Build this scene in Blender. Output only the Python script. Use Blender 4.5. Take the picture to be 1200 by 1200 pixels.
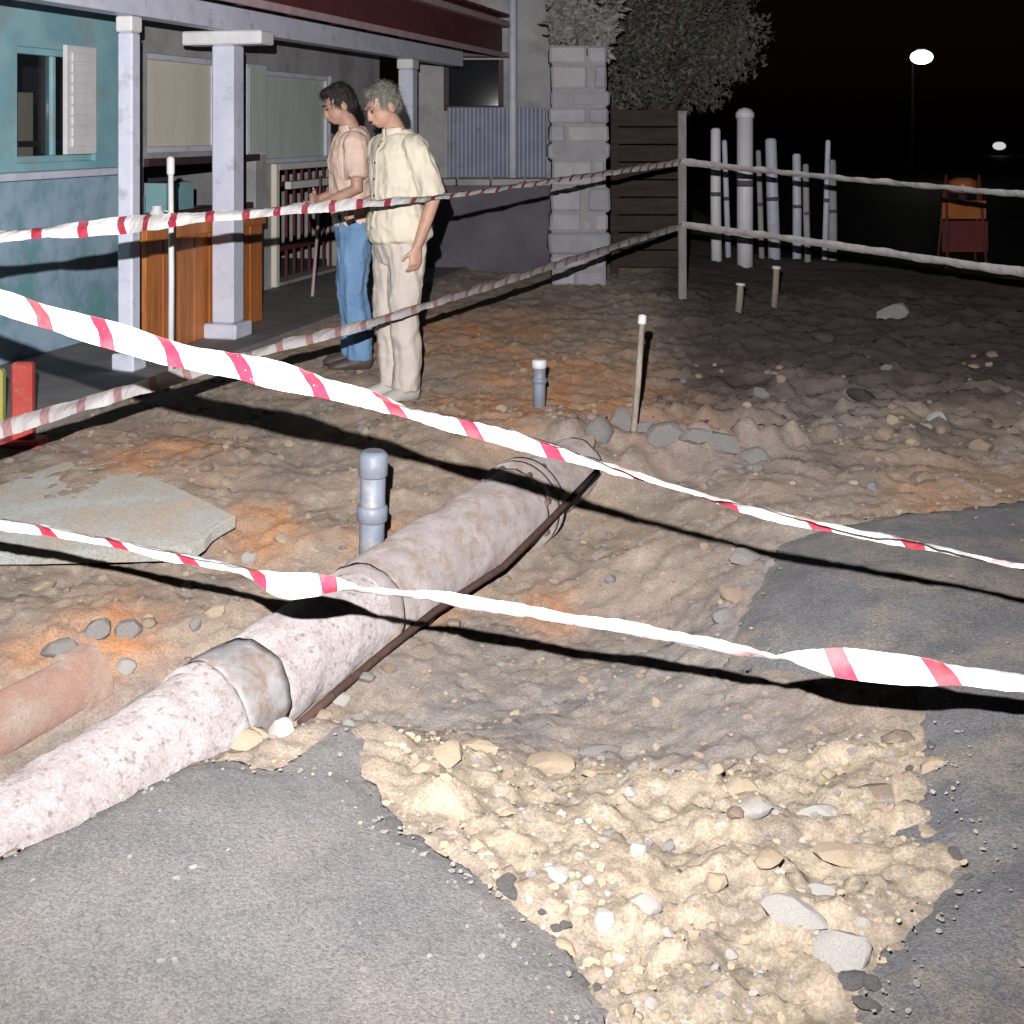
import bpy, bmesh, math, random
import numpy as np
from mathutils import Vector, Matrix, Euler, noise as mnoise

random.seed(7); np.random.seed(7)
S = bpy.context.scene
for o in list(bpy.data.objects): bpy.data.objects.remove(o)
C = S.collection
R = math.radians

# ------------------------------------------------------------------ camera, sky, light, exposure
HC, F, HOR = 1.5, 1500.0, 150.0          # lens height, focal length in photo pixels, horizon row
cam_d = bpy.data.cameras.new('camera'); cam = bpy.data.objects.new('camera', cam_d); C.objects.link(cam)
cam.location = (0, 0, HC); cam.rotation_euler = (R(90), 0, 0)
cam_d.sensor_fit = 'HORIZONTAL'; cam_d.sensor_width = 36; cam_d.lens = 36*F/1200
cam_d.shift_y = -(600-HOR)/1200; cam_d.clip_start = .05; cam_d.clip_end = 1000
S.camera = cam
S.render.resolution_x = 1024; S.render.resolution_y = 1024

W = bpy.data.worlds.new('World'); S.world = W; W.use_nodes = True
nt = W.node_tree; bg = nt.nodes['Background']
sky = nt.nodes.new('ShaderNodeTexSky'); sky.sky_type = 'NISHITA'; sky.sun_disc = False
sky.sun_elevation = R(1.0); sky.sun_rotation = R(200)
nt.links.new(sky.outputs[0], bg.inputs[0]); bg.inputs[1].default_value = 0.0012

# the photograph is lit by the photographer's flash, held up and a little to the left of the lens
fl = bpy.data.lights.new('flash', 'SPOT'); fl.energy = 3300; fl.color = (1.0, .965, .95)
fl.spot_size = R(100); fl.spot_blend = 1.0; fl.shadow_soft_size = .012
flash = bpy.data.objects.new('flash', fl); C.objects.link(flash)
flash.location = (-.10, 0, HC+.25)
flash.rotation_euler = (Vector((-.5, 9, 1.25))-Vector(flash.location)).to_track_quat('-Z', 'Y').to_euler()

S.view_settings.view_transform = 'Standard'; S.view_settings.look = 'None'
S.view_settings.gamma = 1; S.view_settings.use_curve_mapping = False; S.view_settings.exposure = 0.0

# ------------------------------------------------------------------ helpers
def at(px, py, d):                        # a point seen at photo pixel (px, py), d metres into the place
    return Vector(((px-600)/F*d, d, HC-(py-HOR)/F*d))
def zat(py, d): return HC-(py-HOR)/F*d

MATS = {}
def mat(name, c1, c2=None, scale=6, rough=.8, bump=.0, bscale=60, spec=.3, metal=0, grain=.0, gscale=180,
        stretch=None, dirt=None, dscale=3, dlo=.5, dhi=.7, drough=0):
    m = bpy.data.materials.new(name); m.use_nodes = True; n = m.node_tree; L = n.links
    b = n.nodes['Principled BSDF']; b.inputs['Roughness'].default_value = rough
    b.inputs['Specular IOR Level'].default_value = spec; b.inputs['Metallic'].default_value = metal
    if drough: b.inputs['Diffuse Roughness'].default_value = drough
    tc = n.nodes.new('ShaderNodeTexCoord'); src = tc.outputs['Object']
    if stretch:
        mp = n.nodes.new('ShaderNodeMapping'); mp.inputs['Scale'].default_value = stretch
        L.new(src, mp.inputs[0]); src = mp.outputs[0]
    def noi(sc, det=5, ro=.6):
        t = n.nodes.new('ShaderNodeTexNoise'); t.inputs['Scale'].default_value = sc
        t.inputs['Detail'].default_value = det; t.inputs['Roughness'].default_value = ro
        L.new(src, t.inputs['Vector']); return t.outputs[0]
    def mix(fac, a, bb, mode='MIX'):
        x = n.nodes.new('ShaderNodeMix'); x.data_type = 'RGBA'; x.blend_type = mode
        for s, v in ((0, fac), (6, a), (7, bb)):
            if hasattr(v, 'links'): L.new(v, x.inputs[s])
            else: x.inputs[s].default_value = v if s == 0 else (*v, 1)
        return x.outputs[2]
    def ramp(v, lo, hi):
        r = n.nodes.new('ShaderNodeMapRange'); r.inputs[1].default_value = lo; r.inputs[2].default_value = hi
        L.new(v, r.inputs[0]); return r.outputs[0]
    col = mix(ramp(noi(scale), .35, .65), c1, c2 or tuple(x*.8 for x in c1))
    if dirt: col = mix(ramp(noi(dscale, 8, .7), dlo, dhi), col, dirt)
    if grain:
        g = ramp(noi(gscale, 3, .7), .3, .7)
        k = n.nodes.new('ShaderNodeMapRange'); k.inputs[3].default_value = 1-grain; k.inputs[4].default_value = 1+grain
        L.new(g, k.inputs[0])
        v = n.nodes.new('ShaderNodeVectorMath'); v.operation = 'SCALE'
        L.new(col, v.inputs[0]); L.new(k.outputs[0], v.inputs['Scale']); col = v.outputs[0]
    L.new(col, b.inputs['Base Color'])
    if bump:
        bp = n.nodes.new('ShaderNodeBump'); bp.inputs['Strength'].default_value = bump; bp.inputs['Distance'].default_value = .01
        L.new(noi(bscale, 6, .65), bp.inputs['Height']); L.new(bp.outputs[0], b.inputs['Normal'])
    MATS[name] = m; return m

def link(name, me, m=None, parent=None, loc=None, smooth=False):
    o = bpy.data.objects.new(name, me); C.objects.link(o)
    if m is not None and not me.materials: me.materials.append(m)
    if parent: o.parent = parent
    if loc is not None: o.location = loc
    if smooth:
        for p in me.polygons: p.use_smooth = True
    return o
def bmobj(name, bm, m=None, parent=None, smooth=False, loc=None):
    bmesh.ops.recalc_face_normals(bm, faces=bm.faces)
    me = bpy.data.meshes.new(name); bm.to_mesh(me); bm.free()
    return link(name, me, m, parent, loc, smooth)
def empty(name, loc=(0,0,0), rz=0):
    o = bpy.data.objects.new(name, None); C.objects.link(o); o.location = loc; o.rotation_euler = (0,0,rz); o.empty_display_size = .2
    return o
def tag(o, label, cat, group=None, kind=None):
    if label: o['label'] = label
    if cat: o['category'] = cat
    if group: o['group'] = group
    if kind: o['kind'] = kind
    return o

def add_box(bm, c, s, M=None, bev=0):
    r = bmesh.ops.create_cube(bm, size=1); vs = r['verts']
    for v in vs:
        v.co = Vector((v.co.x*s[0]+c[0], v.co.y*s[1]+c[1], v.co.z*s[2]+c[2]))
    if bev:
        es = list({e for v in vs for e in v.link_edges})
        r2 = bmesh.ops.bevel(bm, geom=es, offset=bev, segments=1, affect='EDGES', profile=.5)
        vs = list({v for f in r2['faces'] for v in f.verts} | {v for v in vs if v.is_valid})
    if M is not None:
        for v in vs: v.co = M @ v.co
    return vs
def box(name, c, s, m, parent=None, M=None, bev=.004):
    bm = bmesh.new(); add_box(bm, c, s, M, bev); return bmobj(name, bm, m, parent)
def add_tube(bm, pts, rad, n=10, ref=None, cap=True):
    """closed tube through pts; rad: number or list of number/(a,b)"""
    pts = [Vector(p) for p in pts]; k = len(pts)
    rings = []; up = Vector(ref) if ref else None
    for i, p in enumerate(pts):
        t = (pts[min(i+1,k-1)]-pts[max(i-1,0)]).normalized()
        if up is None: up = Vector((0,0,1)) if abs(t.z) < .9 else Vector((1,0,0))
        a = (up - t*up.dot(t)).normalized(); b = t.cross(a); 
        if not ref: up = a
        r = rad[i] if isinstance(rad, (list, tuple)) else rad
        ra, rb = r if isinstance(r, (list, tuple)) else (r, r)
        rings.append([bm.verts.new(p + a*math.cos(q)*ra + b*math.sin(q)*rb) for q in [2*math.pi*j/n for j in range(n)]])
    for i in range(k-1):
        for j in range(n):
            bm.faces.new((rings[i][j], rings[i][(j+1)%n], rings[i+1][(j+1)%n], rings[i+1][j]))
    if cap:
        bm.faces.new(rings[0][::-1]); bm.faces.new(rings[-1])
    return rings
def tube(name, pts, rad, m, parent=None, n=12, smooth=True, ref=None):
    bm = bmesh.new(); add_tube(bm, pts, rad, n, ref)
    o = bmobj(name, bm, m, parent)
    for p in o.data.polygons: p.use_smooth = smooth and len(p.vertices) == 4
    return o
def add_ell(bm, c, r, M=None, u=16, v=10):
    q = bmesh.ops.create_uvsphere(bm, u_segments=u, v_segments=v, radius=1)
    for w in q['verts']:
        w.co = Vector((w.co.x*r[0], w.co.y*r[1], w.co.z*r[2]))
        if M is not None: w.co = M @ w.co
        w.co += Vector(c)

# numpy value noise
def _hash(ix, iy, seed):
    h = (ix.astype(np.int64)*374761393 + iy.astype(np.int64)*668265263 + seed*982451653) & 0x7fffffff
    h = ((h ^ (h >> 13))*1274126177) & 0x7fffffff
    return ((h ^ (h >> 16)) & 0xffff)/65535.0
def vnoise(x, y, seed=0):
    ix, iy = np.floor(x), np.floor(y); fx, fy = x-ix, y-iy
    fx = fx*fx*(3-2*fx); fy = fy*fy*(3-2*fy)
    a = _hash(ix,iy,seed); b = _hash(ix+1,iy,seed); c = _hash(ix,iy+1,seed); d = _hash(ix+1,iy+1,seed)
    return (a*(1-fx)+b*fx)*(1-fy)+(c*(1-fx)+d*fx)*fy
def fbm(x, y, sc, octv=4, seed=0, gain=.5):
    s = 0; a = 1; t = 0
    for i in range(octv):
        s = s+a*(vnoise(x*sc+i*17.3, y*sc-i*9.1, seed+i)-.5); t += a; a *= gain; sc *= 2.03
    return s/t*2
def smooth01(x, lo, hi):
    t = np.clip((x-lo)/(hi-lo), 0, 1); return t*t*(3-2*t)
def poly_sd(x, y, poly):                  # signed distance to polygon, positive inside
    d = np.full(np.shape(x), 1e9); ins = np.zeros(np.shape(x), bool); n = len(poly)
    for i in range(n):
        ax, ay = poly[i]; bx, by = poly[(i+1)%n]
        ex, ey = bx-ax, by-ay; wx, wy = x-ax, y-ay
        t = np.clip((wx*ex+wy*ey)/(ex*ex+ey*ey), 0, 1)
        d = np.minimum(d, np.hypot(wx-ex*t, wy-ey*t))
        c = ((ay > y) != (by > y)) & (x < (bx-ax)*(y-ay)/((by-ay) if by != ay else 1e-9)+ax)
        ins ^= c
    return np.where(ins, d, -d)

# ------------------------------------------------------------------ terrain
CP = [(-1.05,2.62,0),(-.765,2.98,0),(-.5,2.95,0),(-.43,3.25,-.02),(-.3,2.8,-.01),(-.1,2.5,-.01),(.1,2.2,-.01),(-1.5,2.2,0),(-.6,2.0,0),(.1,1.5,0),(-1.6,1.2,0),(1.2,1.2,0),
 (-1.25,3.0,-.33),(-1.1,3.3,-.34),(-.8,3.84,-.33),(-.35,4.65,-.29),(.1,5.46,-.2),(.4,6.0,-.1),(-.2,3.8,-.27),(.1,4.2,-.28),(.5,4.4,-.24),(.5,5.0,-.18),(.3,3.6,-.24),(.9,6.1,-.01),(.8,5.5,-.07),
 (.3,3.1,-.15),(.2,2.7,-.07),(.6,3.0,-.11),(.5,2.5,-.06),(.4,2.1,-.03),(.8,3.3,-.13),(.1,3.2,-.18),(.35,1.7,-.02),
 (.75,2.3,0),(1.1,2.8,0),(1.2,3.3,-.01),(.85,4.2,-.06),(1.2,4.5,0),(2,4,0),(2,3,0),(2,2,0),(2,5.2,0),
 (-1.6,3.9,-.13),(-1.5,4.4,-.1),(-1.0,4.6,-.13),(-.6,5.2,-.09),(-1.7,5.4,0),(-.8,6.2,0),(0,6.8,0),(-2.3,4.5,-.03),(-2.0,3.4,-.14),(-1.9,2.8,-.08),(-2.6,2.6,0),(-2.9,3.6,-.04),
 (-.6,7.1,0),(-1,8,0),(0,8,0),(1.5,7,0),(2.5,6,0),(3,8,0),(-2.8,6,0),(-3.2,5,0),(1.4,5.8,0)]
CP += [(-.93,4.15,-.15),(-.52,4.86,-.11),(-.14,5.57,-.05),(-.62,4.02,-.27),(-.32,4.45,-.25),(.42,6.05,.06),(.30,5.95,.04),(.52,6.25,.05),(.12,5.85,-.02)]
CP += [(9*math.cos(a)+.2, 4+9*math.sin(a), 0) for a in [i*math.pi/7 for i in range(14)]]
CP = np.array(CP)
def _U(r2): return np.where(r2 > 0, .5*r2*np.log(np.maximum(r2, 1e-12)), 0)
_n = len(CP); _K = _U((CP[:,None,0]-CP[None,:,0])**2+(CP[:,None,1]-CP[None,:,1])**2)+np.eye(_n)*.004
_P = np.c_[np.ones(_n), CP[:,:2]]
_A = np.block([[_K, _P],[_P.T, np.zeros((3,3))]]); _w = np.linalg.solve(_A, np.r_[CP[:,2], 0,0,0])
def base_h(x, y):
    x = np.asarray(x, float); y = np.asarray(y, float); s = _w[_n]+_w[_n+1]*x+_w[_n+2]*y
    for i in range(_n): s = s+_w[i]*_U((x-CP[i,0])**2+(y-CP[i,1])**2)
    rr = np.hypot(x-.2, y-4)
    return s*(1-smooth01(rr, 6.5, 8.8))

LEFT_ASPH = [(-6,.2),(-6,1.9),(-2.6,2.15),(-1.6,2.25),(-1.05,2.6),(-.9,2.84),(-.765,3.0),(-.66,3.0),(-.556,2.96),(-.49,3.12),(-.43,3.30),(-.39,3.22),(-.34,3.0),(-.25,2.76),(-.07,2.6),(.065,2.42),(.15,2.2),(.2,1.9),(.3,.2)]
RIGHT_ASPH = [(.5,.2),(.47,1.9),(.53,2.14),(.634,2.32),(.74,2.47),(.92,2.65),(.87,2.76),(.95,2.98),(1.02,3.22),(1.06,3.5),(.8,3.78),(.62,3.92),(.68,4.08),(.86,4.52),(1.0,4.82),(1.7,5.0),(2.6,5.4),(4.2,5.5),(6,4),(6,.2)]
SAND = [(-.32,3.26),(-.2,3.42),(.1,3.38),(.3,3.44),(.75,3.36),(1.05,3.3),(1.0,2.9),(.95,2.6),(.7,2.4),(.55,2.1),(.5,1.2),(.2,1.2),(.15,2.2),(0,2.5),(-.25,2.76)]
ROAD = [(2.6,15.6),(4.5,13.2),(7,11.8),(16,9),(70,20),(70,180),(6,180),(3.2,19)]

def ground_h(x, y):
    h = base_h(x, y)
    la = poly_sd(x, y, LEFT_ASPH); ra = poly_sd(x, y, RIGHT_ASPH); sd = poly_sd(x, y, SAND); rd = poly_sd(x, y, ROAD)
    calm = np.clip(np.maximum(smooth01(la, -.05, .1), smooth01(ra, -.05, .1)), 0, 1)
    calm = np.maximum(calm, smooth01(rd, -.1, .3))
    sand = smooth01(sd, -.12, .1)
    near = 1-smooth01(np.hypot(x, y-4), 10, 16)
    rough = (1-calm)*near
    n1 = fbm(x, y, 2.2, 4, 3); n2 = fbm(x, y, 9, 4, 11); n3 = np.abs(fbm(x, y, 22, 3, 23))
    n4 = fbm(x, y, 30, 3, 61, .7)
    h = h+rough*(.045*n1+.024*n2+.020*n3+.008*n4)+rough*sand*(.03*np.abs(fbm(x,y,14,3,31))+.045*fbm(x,y,6,3,33)+.022*np.maximum(0, fbm(x,y,26,2,35))+.010*np.abs(fbm(x,y,55,2,37)))
    # clods of spoil on the far right
    far = smooth01(y, 5.2, 6.5)*(1-smooth01(y, 11, 13))*smooth01(x, .2, 1.5)
    h = h+rough*far*(.08*np.maximum(0, fbm(x, y, 3.1, 4, 41))+.04*np.maximum(0, n2))
    h = h-calm*.02+calm*.004*n2-.03*smooth01(rd, 0, .6)
    # shallow ditch behind a lip of grey spoil
    u = (x-.62)/.75; lip = np.exp(-((y-6.02-.1*u)/.10)**2)*smooth01(u, -.12, .1)*(1-smooth01(u, .8, 1.25))
    dit = np.exp(-((y-6.36-.1*u)/.16)**2)*smooth01(u, -.12, .1)*(1-smooth01(u, .8, 1.25))
    h = h+.06*lip*(1+.8*n2)-.11*dit
    mo = np.exp(-(((x-.42)/.24)**2+((y-5.87)/.24)**2)**1.5)    # earth still heaped over the far end of the pipe
    h = h+mo*(.17+.04*n1+.04*n2)
    return h, sand, calm

def axis(lo, hi, c0, c1, fine, grow):
    v = [c0]
    while v[-1] < c1: v.append(v[-1]+fine)
    s = fine
    while v[-1] < hi: s *= grow; v.append(v[-1]+s)
    s = fine; w = [c0]
    while w[-1] > lo: s *= grow; w.append(w[-1]-s)
    return np.array(w[:0:-1]+v)
xs = [-1.5]
while xs[-1] < 1.5: xs.append(xs[-1]+.0135)
st_ = .0135
while xs[-1] < 220: st_ = st_*1.03 if xs[-1] < 3.6 and st_ < .03 else (st_ if xs[-1] < 3.6 else st_*1.1); xs.append(xs[-1]+st_)
xs = np.array([-v for v in xs[:0:-1] if v > 1.5]+xs)
ys = [-60,-30,-15,-8,-4,-2,-1,-.3,.3,.8,1.2,1.5,1.7]
while ys[-1] < 14: ys.append(ys[-1]+max(.0125, .0050*ys[-1]))
s_ = .1
while ys[-1] < 400: s_ *= 1.12; ys.append(ys[-1]+s_)
ys = np.array(ys)
GX, GY = np.meshgrid(xs, ys)
jx = np.zeros_like(GX)
GH, GS, GC = ground_h(GX, GY)
nx, ny = len(xs), len(ys)
verts = np.stack([GX.ravel(), GY.ravel(), GH.ravel()], 1)
idx = np.arange(nx*ny).reshape(ny, nx)
faces = np.stack([idx[:-1,:-1].ravel(), idx[:-1,1:].ravel(), idx[1:,1:].ravel(), idx[1:,:-1].ravel()], 1)
gm = bpy.data.meshes.new('ground')
gm.from_pydata(verts.tolist(), [], faces.tolist())
gm.polygons.foreach_set('use_smooth', np.ones(len(faces), bool))
# which kind of earth lies where: sand bedding, rust-orange clay, grey clay spoil
def blob(x, y, cx, cy, rx, ry): return np.exp(-(((x-cx)/rx)**2+((y-cy)/ry)**2))
rust = np.zeros_like(GX)
for px, py, d, r in ((190,528,5.9,.3),(690,455,7.2,.62),(610,478,6.8,.5),(660,440,7.6,.6),(720,470,6.8,.4),(130,715,4.1,.17),(40,770,3.9,.12),(640,640,4.7,.13),(1180,600,5.0,.35),(310,600,5.0,.18),(480,610,4.9,.2),(330,830,3.55,.16),(540,395,9.2,.7)  ):
    p = at(px, py, d); rust = np.maximum(rust, blob(GX, GY, p.x, p.y, r, r*1.5))
rust = np.clip(rust*(.95+1.2*fbm(GX, GY, 5, 4, 77))+.10*fbm(GX, GY, 2, 3, 78), 0, 1)
grey = np.zeros_like(GX)
for px, py, d, r in ((830,525,6.0,.45),(690,520,6.0,.25),(620,800,4.1,.45),(760,760,4.2,.5),(560,830,3.7,.35),(800,830,3.75,.4),(1000,700,4.4,.6),(120,760,3.95,.22),(950,470,7.0,.6),(430,840,3.5,.2)):
    p = at(px, py, d); grey = np.maximum(grey, blob(GX, GY, p.x, p.y, r, r*1.2))
grey = np.clip(grey*(1+.8*fbm(GX, GY, 4, 4, 87)), 0, 1)
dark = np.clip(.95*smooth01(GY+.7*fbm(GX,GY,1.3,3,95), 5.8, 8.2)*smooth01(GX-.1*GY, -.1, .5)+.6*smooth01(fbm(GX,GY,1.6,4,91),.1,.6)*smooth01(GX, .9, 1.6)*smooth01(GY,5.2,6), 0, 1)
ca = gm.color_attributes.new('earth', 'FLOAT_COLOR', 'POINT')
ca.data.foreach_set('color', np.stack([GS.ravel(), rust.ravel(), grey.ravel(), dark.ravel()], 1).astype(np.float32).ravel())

def earth_material():
    m = bpy.data.materials.new('earth'); m.use_nodes = True; n = m.node_tree; L = n.links
    b = n.nodes['Principled BSDF']; b.inputs['Roughness'].default_value = .92; b.inputs['Specular IOR Level'].default_value = .2
    b.inputs['Diffuse Roughness'].default_value = 1
    geo = n.nodes.new('ShaderNodeNewGeometry'); at_ = n.nodes.new('ShaderNodeVertexColor'); at_.layer_name = 'earth'
    sep = n.nodes.new('ShaderNodeSeparateColor'); L.new(at_.outputs['Color'], sep.inputs[0])
    def noi(sc, det=6, ro=.65):
        t = n.nodes.new('ShaderNodeTexNoise'); t.inputs['Scale'].default_value = sc; t.inputs['Detail'].default_value = det
        t.inputs['Roughness'].default_value = ro; L.new(geo.outputs['Position'], t.inputs['Vector']); return t.outputs[0]
    def mr(v, a, bb, c=0, d=1):
        r = n.nodes.new('ShaderNodeMapRange'); L.new(v, r.inputs[0])
        for i, q in enumerate((a, bb, c, d)): r.inputs[i+1].default_value = q
        return r.outputs[0]
    def mix(f, a, bb):
        x = n.nodes.new('ShaderNodeMix'); x.data_type = 'RGBA'
        for s, v in ((0, f), (6, a), (7, bb)):
            if hasattr(v, 'links'): L.new(v, x.inputs[s])
            else: x.inputs[s].default_value = v if s == 0 else (*v, 1)
        return x.outputs[2]
    soil = mix(mr(noi(3), .35, .65), (.275,.218,.172), (.18,.15,.128))
    soil = mix(mr(noi(11, 8, .7), .5, .72), soil, (.33,.285,.24))
    soil = mix(sep.outputs[2], soil, mix(mr(noi(8), .4, .6), (.24,.215,.195), (.17,.155,.15)))
    soil = mix(sep.outputs[1], soil, mix(mr(noi(9), .4, .6), (.40,.185,.085), (.34,.215,.14)))
    sand = mix(mr(noi(6, 7, .7), .38, .62), (.335,.278,.208), (.245,.205,.168))
    sand = mix(mr(noi(16, 8, .75), .56, .7), sand, (.41,.375,.335))
    col = mix(sep.outputs[0], soil, sand)
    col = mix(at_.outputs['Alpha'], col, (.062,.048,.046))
    sc = n.nodes.new('ShaderNodeVectorMath'); sc.operation = 'SCALE'; L.new(col, sc.inputs[0])
    L.new(mr(noi(140, 4, .75), .3, .7, .62, 1.3), sc.inputs['Scale'])
    L.new(sc.outputs[0], b.inputs['Base Color'])
    bp = n.nodes.new('ShaderNodeBump'); bp.inputs['Strength'].default_value = .9; bp.inputs['Distance'].default_value = .022
    L.new(noi(38, 10, .78), bp.inputs['Height']); L.new(bp.outputs[0], b.inputs['Normal'])
    return m
M_EARTH = earth_material()
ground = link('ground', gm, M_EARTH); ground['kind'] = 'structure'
ground['label'] = 'dug-up sandy and brown earth of the trench and site'

def gh(x, y): return float(ground_h(np.array([float(x)]), np.array([float(y)]))[0][0])

# ------------------------------------------------------------------ broken asphalt sheets, wet road
def aggregate(m, scale=210, lo=.76, hi=1.24):
    n = m.node_tree; L = n.links; b = n.nodes['Principled BSDF']; tc = n.nodes.new('ShaderNodeTexCoord')
    src = b.inputs['Base Color'].links[0].from_socket; nb = b.inputs['Normal'].links[0].from_socket
    v = n.nodes.new('ShaderNodeTexVoronoi'); v.inputs['Scale'].default_value = scale; L.new(tc.outputs['Object'], v.inputs['Vector'])
    sp = n.nodes.new('ShaderNodeSeparateColor'); L.new(v.outputs['Color'], sp.inputs[0])
    r = n.nodes.new('ShaderNodeMapRange'); r.inputs[3].default_value = lo; r.inputs[4].default_value = hi; L.new(sp.outputs[0], r.inputs[0])
    sc = n.nodes.new('ShaderNodeVectorMath'); sc.operation = 'SCALE'; L.new(src, sc.inputs[0]); L.new(r.outputs[0], sc.inputs['Scale']); L.new(sc.outputs[0], b.inputs['Base Color'])
    b1 = n.nodes.new('ShaderNodeBump'); b1.inputs['Strength'].default_value = .6; b1.inputs['Distance'].default_value = .004; b1.invert = True; L.new(v.outputs['Distance'], b1.inputs['Height']); L.new(nb, b1.inputs['Normal'])
    L.new(b1.outputs[0], b.inputs['Normal'])
M_ASPH = mat('dusty asphalt', (.108,.104,.106), (.082,.08,.083), 4, .9, .55, 120, .3, grain=.22, gscale=260, dirt=(.132,.120,.112), dscale=3.2, dlo=.45, dhi=.7, drough=.8)
M_ASPH2 = mat('blue grey asphalt', (.10,.10,.106), (.07,.071,.077), 5, .9, .6, 110, .3, grain=.25, gscale=240, dirt=(.14,.122,.108), dscale=3.5, dlo=.45, dhi=.62, drough=.8)
aggregate(M_ASPH); aggregate(M_ASPH2, 190)
def sheet(name, poly, x0, x1, y0, y1, step, top, m, seed, drop=.075):
    X, Y = np.meshgrid(np.arange(x0, x1, step), np.arange(y0, y1, step))
    rg = np.random.RandomState(seed)
    X = X+(rg.rand(*X.shape)-.5)*step*.55; Y = Y+(rg.rand(*Y.shape)-.5)*step*.55
    df = lambda a, b: poly_sd(a, b, poly)+.05*fbm(a, b, 5, 4, seed+5)+.03*fbm(a, b, 19, 3, seed+9)
    d = df(X, Y)
    for _ in range(3):                     # pull the outermost vertices onto the broken outline
        out = (d < 0) & (d > -step*1.6); ee = .004
        gx_ = (df(X+ee, Y)-df(X-ee, Y))/(2*ee); gy_ = (df(X, Y+ee)-df(X, Y-ee))/(2*ee); g2 = gx_**2+gy_**2+.3
        X = X-np.where(out, d*gx_/g2, 0); Y = Y-np.where(out, d*gy_/g2, 0); d = np.where(out, np.maximum(df(X, Y), -step*1.6), d)
    keep = d > -step*.5
    bh = base_h(X, Y)
    edge = smooth01(d, 0, .12)
    Z = bh+top-(1-edge)*.022+.005*fbm(X, Y, 2, 3, seed)+.007*fbm(X, Y, 12, 3, seed+2)*(1.1-edge)+.0012*fbm(X, Y, 40, 2, seed+3)
    ok = keep
    bm = bmesh.new(); V = {}
    def gv(i, j):
        if (i,j) not in V: V[(i,j)] = bm.verts.new((X[i,j], Y[i,j], Z[i,j]))
        return V[(i,j)]
    a = ok[:-1,:-1] & ok[1:,:-1] & ok[:-1,1:] & ok[1:,1:]
    for i, j in np.argwhere(a):
        bm.faces.new((gv(i,j), gv(i,j+1), gv(i+1,j+1), gv(i+1,j)))
    be = [e for e in bm.edges if e.is_boundary]
    ex = bmesh.ops.extrude_edge_only(bm, edges=be)
    for v in [g for g in ex['geom'] if isinstance(g, bmesh.types.BMVert)]:
        v.co.z -= drop+.02*random.random(); v.co.x += random.uniform(-.008,.008); v.co.y += random.uniform(-.008,.008)
    me = bpy.data.meshes.new(name); bm.to_mesh(me); bm.free()
    o = link(name, me, m, smooth=True); o['kind'] = 'structure'; return o
a1 = sheet('asphalt_pavement', LEFT_ASPH, -2.6, .4, 1.3, 3.5, .016, .03, M_ASPH, 3)
a1['label'] = 'dusty grey pavement with a broken edge at the near left'
a2 = sheet('asphalt_pavement', RIGHT_ASPH, .3, 4.4, 1.3, 5.6, .019, .014, M_ASPH2, 8)
a2['label'] = 'blue grey broken pavement at the near right'

M_WET = mat('wet asphalt', (.016,.014,.017), (.03,.026,.027), .8, .6, .9, 30, .3, grain=.4, gscale=60)
rp_ = []
for (ax, ay), (bx, by) in zip(ROAD, ROAD[1:]+ROAD[:1]):
    k_ = max(1, int(min(60, math.hypot(bx-ax, by-ay)/.07))) if max(ax, bx) < 7 and max(ay, by) < 17 else 1
    for i in range(k_):
        t = i/k_; q = .16*mnoise.noise((ax+(bx-ax)*t*1.0, ay+(by-ay)*t, 3))+.1*mnoise.noise(((ax+(bx-ax)*t)*4, (ay+(by-ay)*t)*4, 3)) if k_ > 1 else 0
        rp_.append((ax+(bx-ax)*t+q, ay+(by-ay)*t+q))
bm = bmesh.new(); f = bm.faces.new([bm.verts.new((x, y, 0)) for x, y in rp_]); bmesh.ops.triangulate(bm, faces=[f])
road = bmobj('road', bm, M_WET, loc=(0,0,-.012)); road['kind'] = 'structure'; road['label'] = 'dark wet road beyond the far tape'

# ------------------------------------------------------------------ loose stones: the larger ones one by one, gravel as stuff
M_ST = [mat('stone tan', (.30,.245,.175), (.22,.175,.135), 14, .9, .6, 40, .2, grain=.2, drough=.8), mat('stone grey', (.19,.18,.175), (.13,.122,.12), 12, .9, .6, 40, .2, grain=.25, drough=.8),
        mat('stone pale', (.29,.275,.265), (.20,.19,.18), 16, .85, .5, 40, .2, grain=.15, drough=.8), mat('clod', (.235,.18,.14), (.16,.125,.10), 12, .95, .8, 35, .1, grain=.25, drough=1),
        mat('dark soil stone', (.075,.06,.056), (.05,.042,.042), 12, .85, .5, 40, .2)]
def rock_mesh(seed, sub=1):
    bm = bmesh.new(); bmesh.ops.create_icosphere(bm, subdivisions=sub, radius=1)
    rr = random.Random(seed); off = Vector((rr.random()*50, rr.random()*50, rr.random()*50))
    pl = [(Vector((rr.uniform(-1,1), rr.uniform(-1,1), rr.uniform(-1,1))).normalized(), rr.uniform(.55,.85)) for _ in range(9)]
    for v in bm.verts:
        v.co *= 1+.28*mnoise.noise(v.co*1.3+off)
        for nrm, dd in pl:
            e = v.co.dot(nrm)-dd
            if e > 0: v.co -= nrm*e
        v.co *= 1+.05*mnoise.noise(v.co*5+off)
    me = bpy.data.meshes.new('stone'); bm.to_mesh(me); bm.free(); return me
ROCKS = {}
for k in range(8):
    for mi, m in enumerate(M_ST):
        me = rock_mesh(k, 2); me.materials.append(m); me.polygons.foreach_set('use_smooth', [True]*len(me.polygons)); me.set_sharp_from_angle(angle=R(28)); ROCKS[(k, mi)] = me
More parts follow.
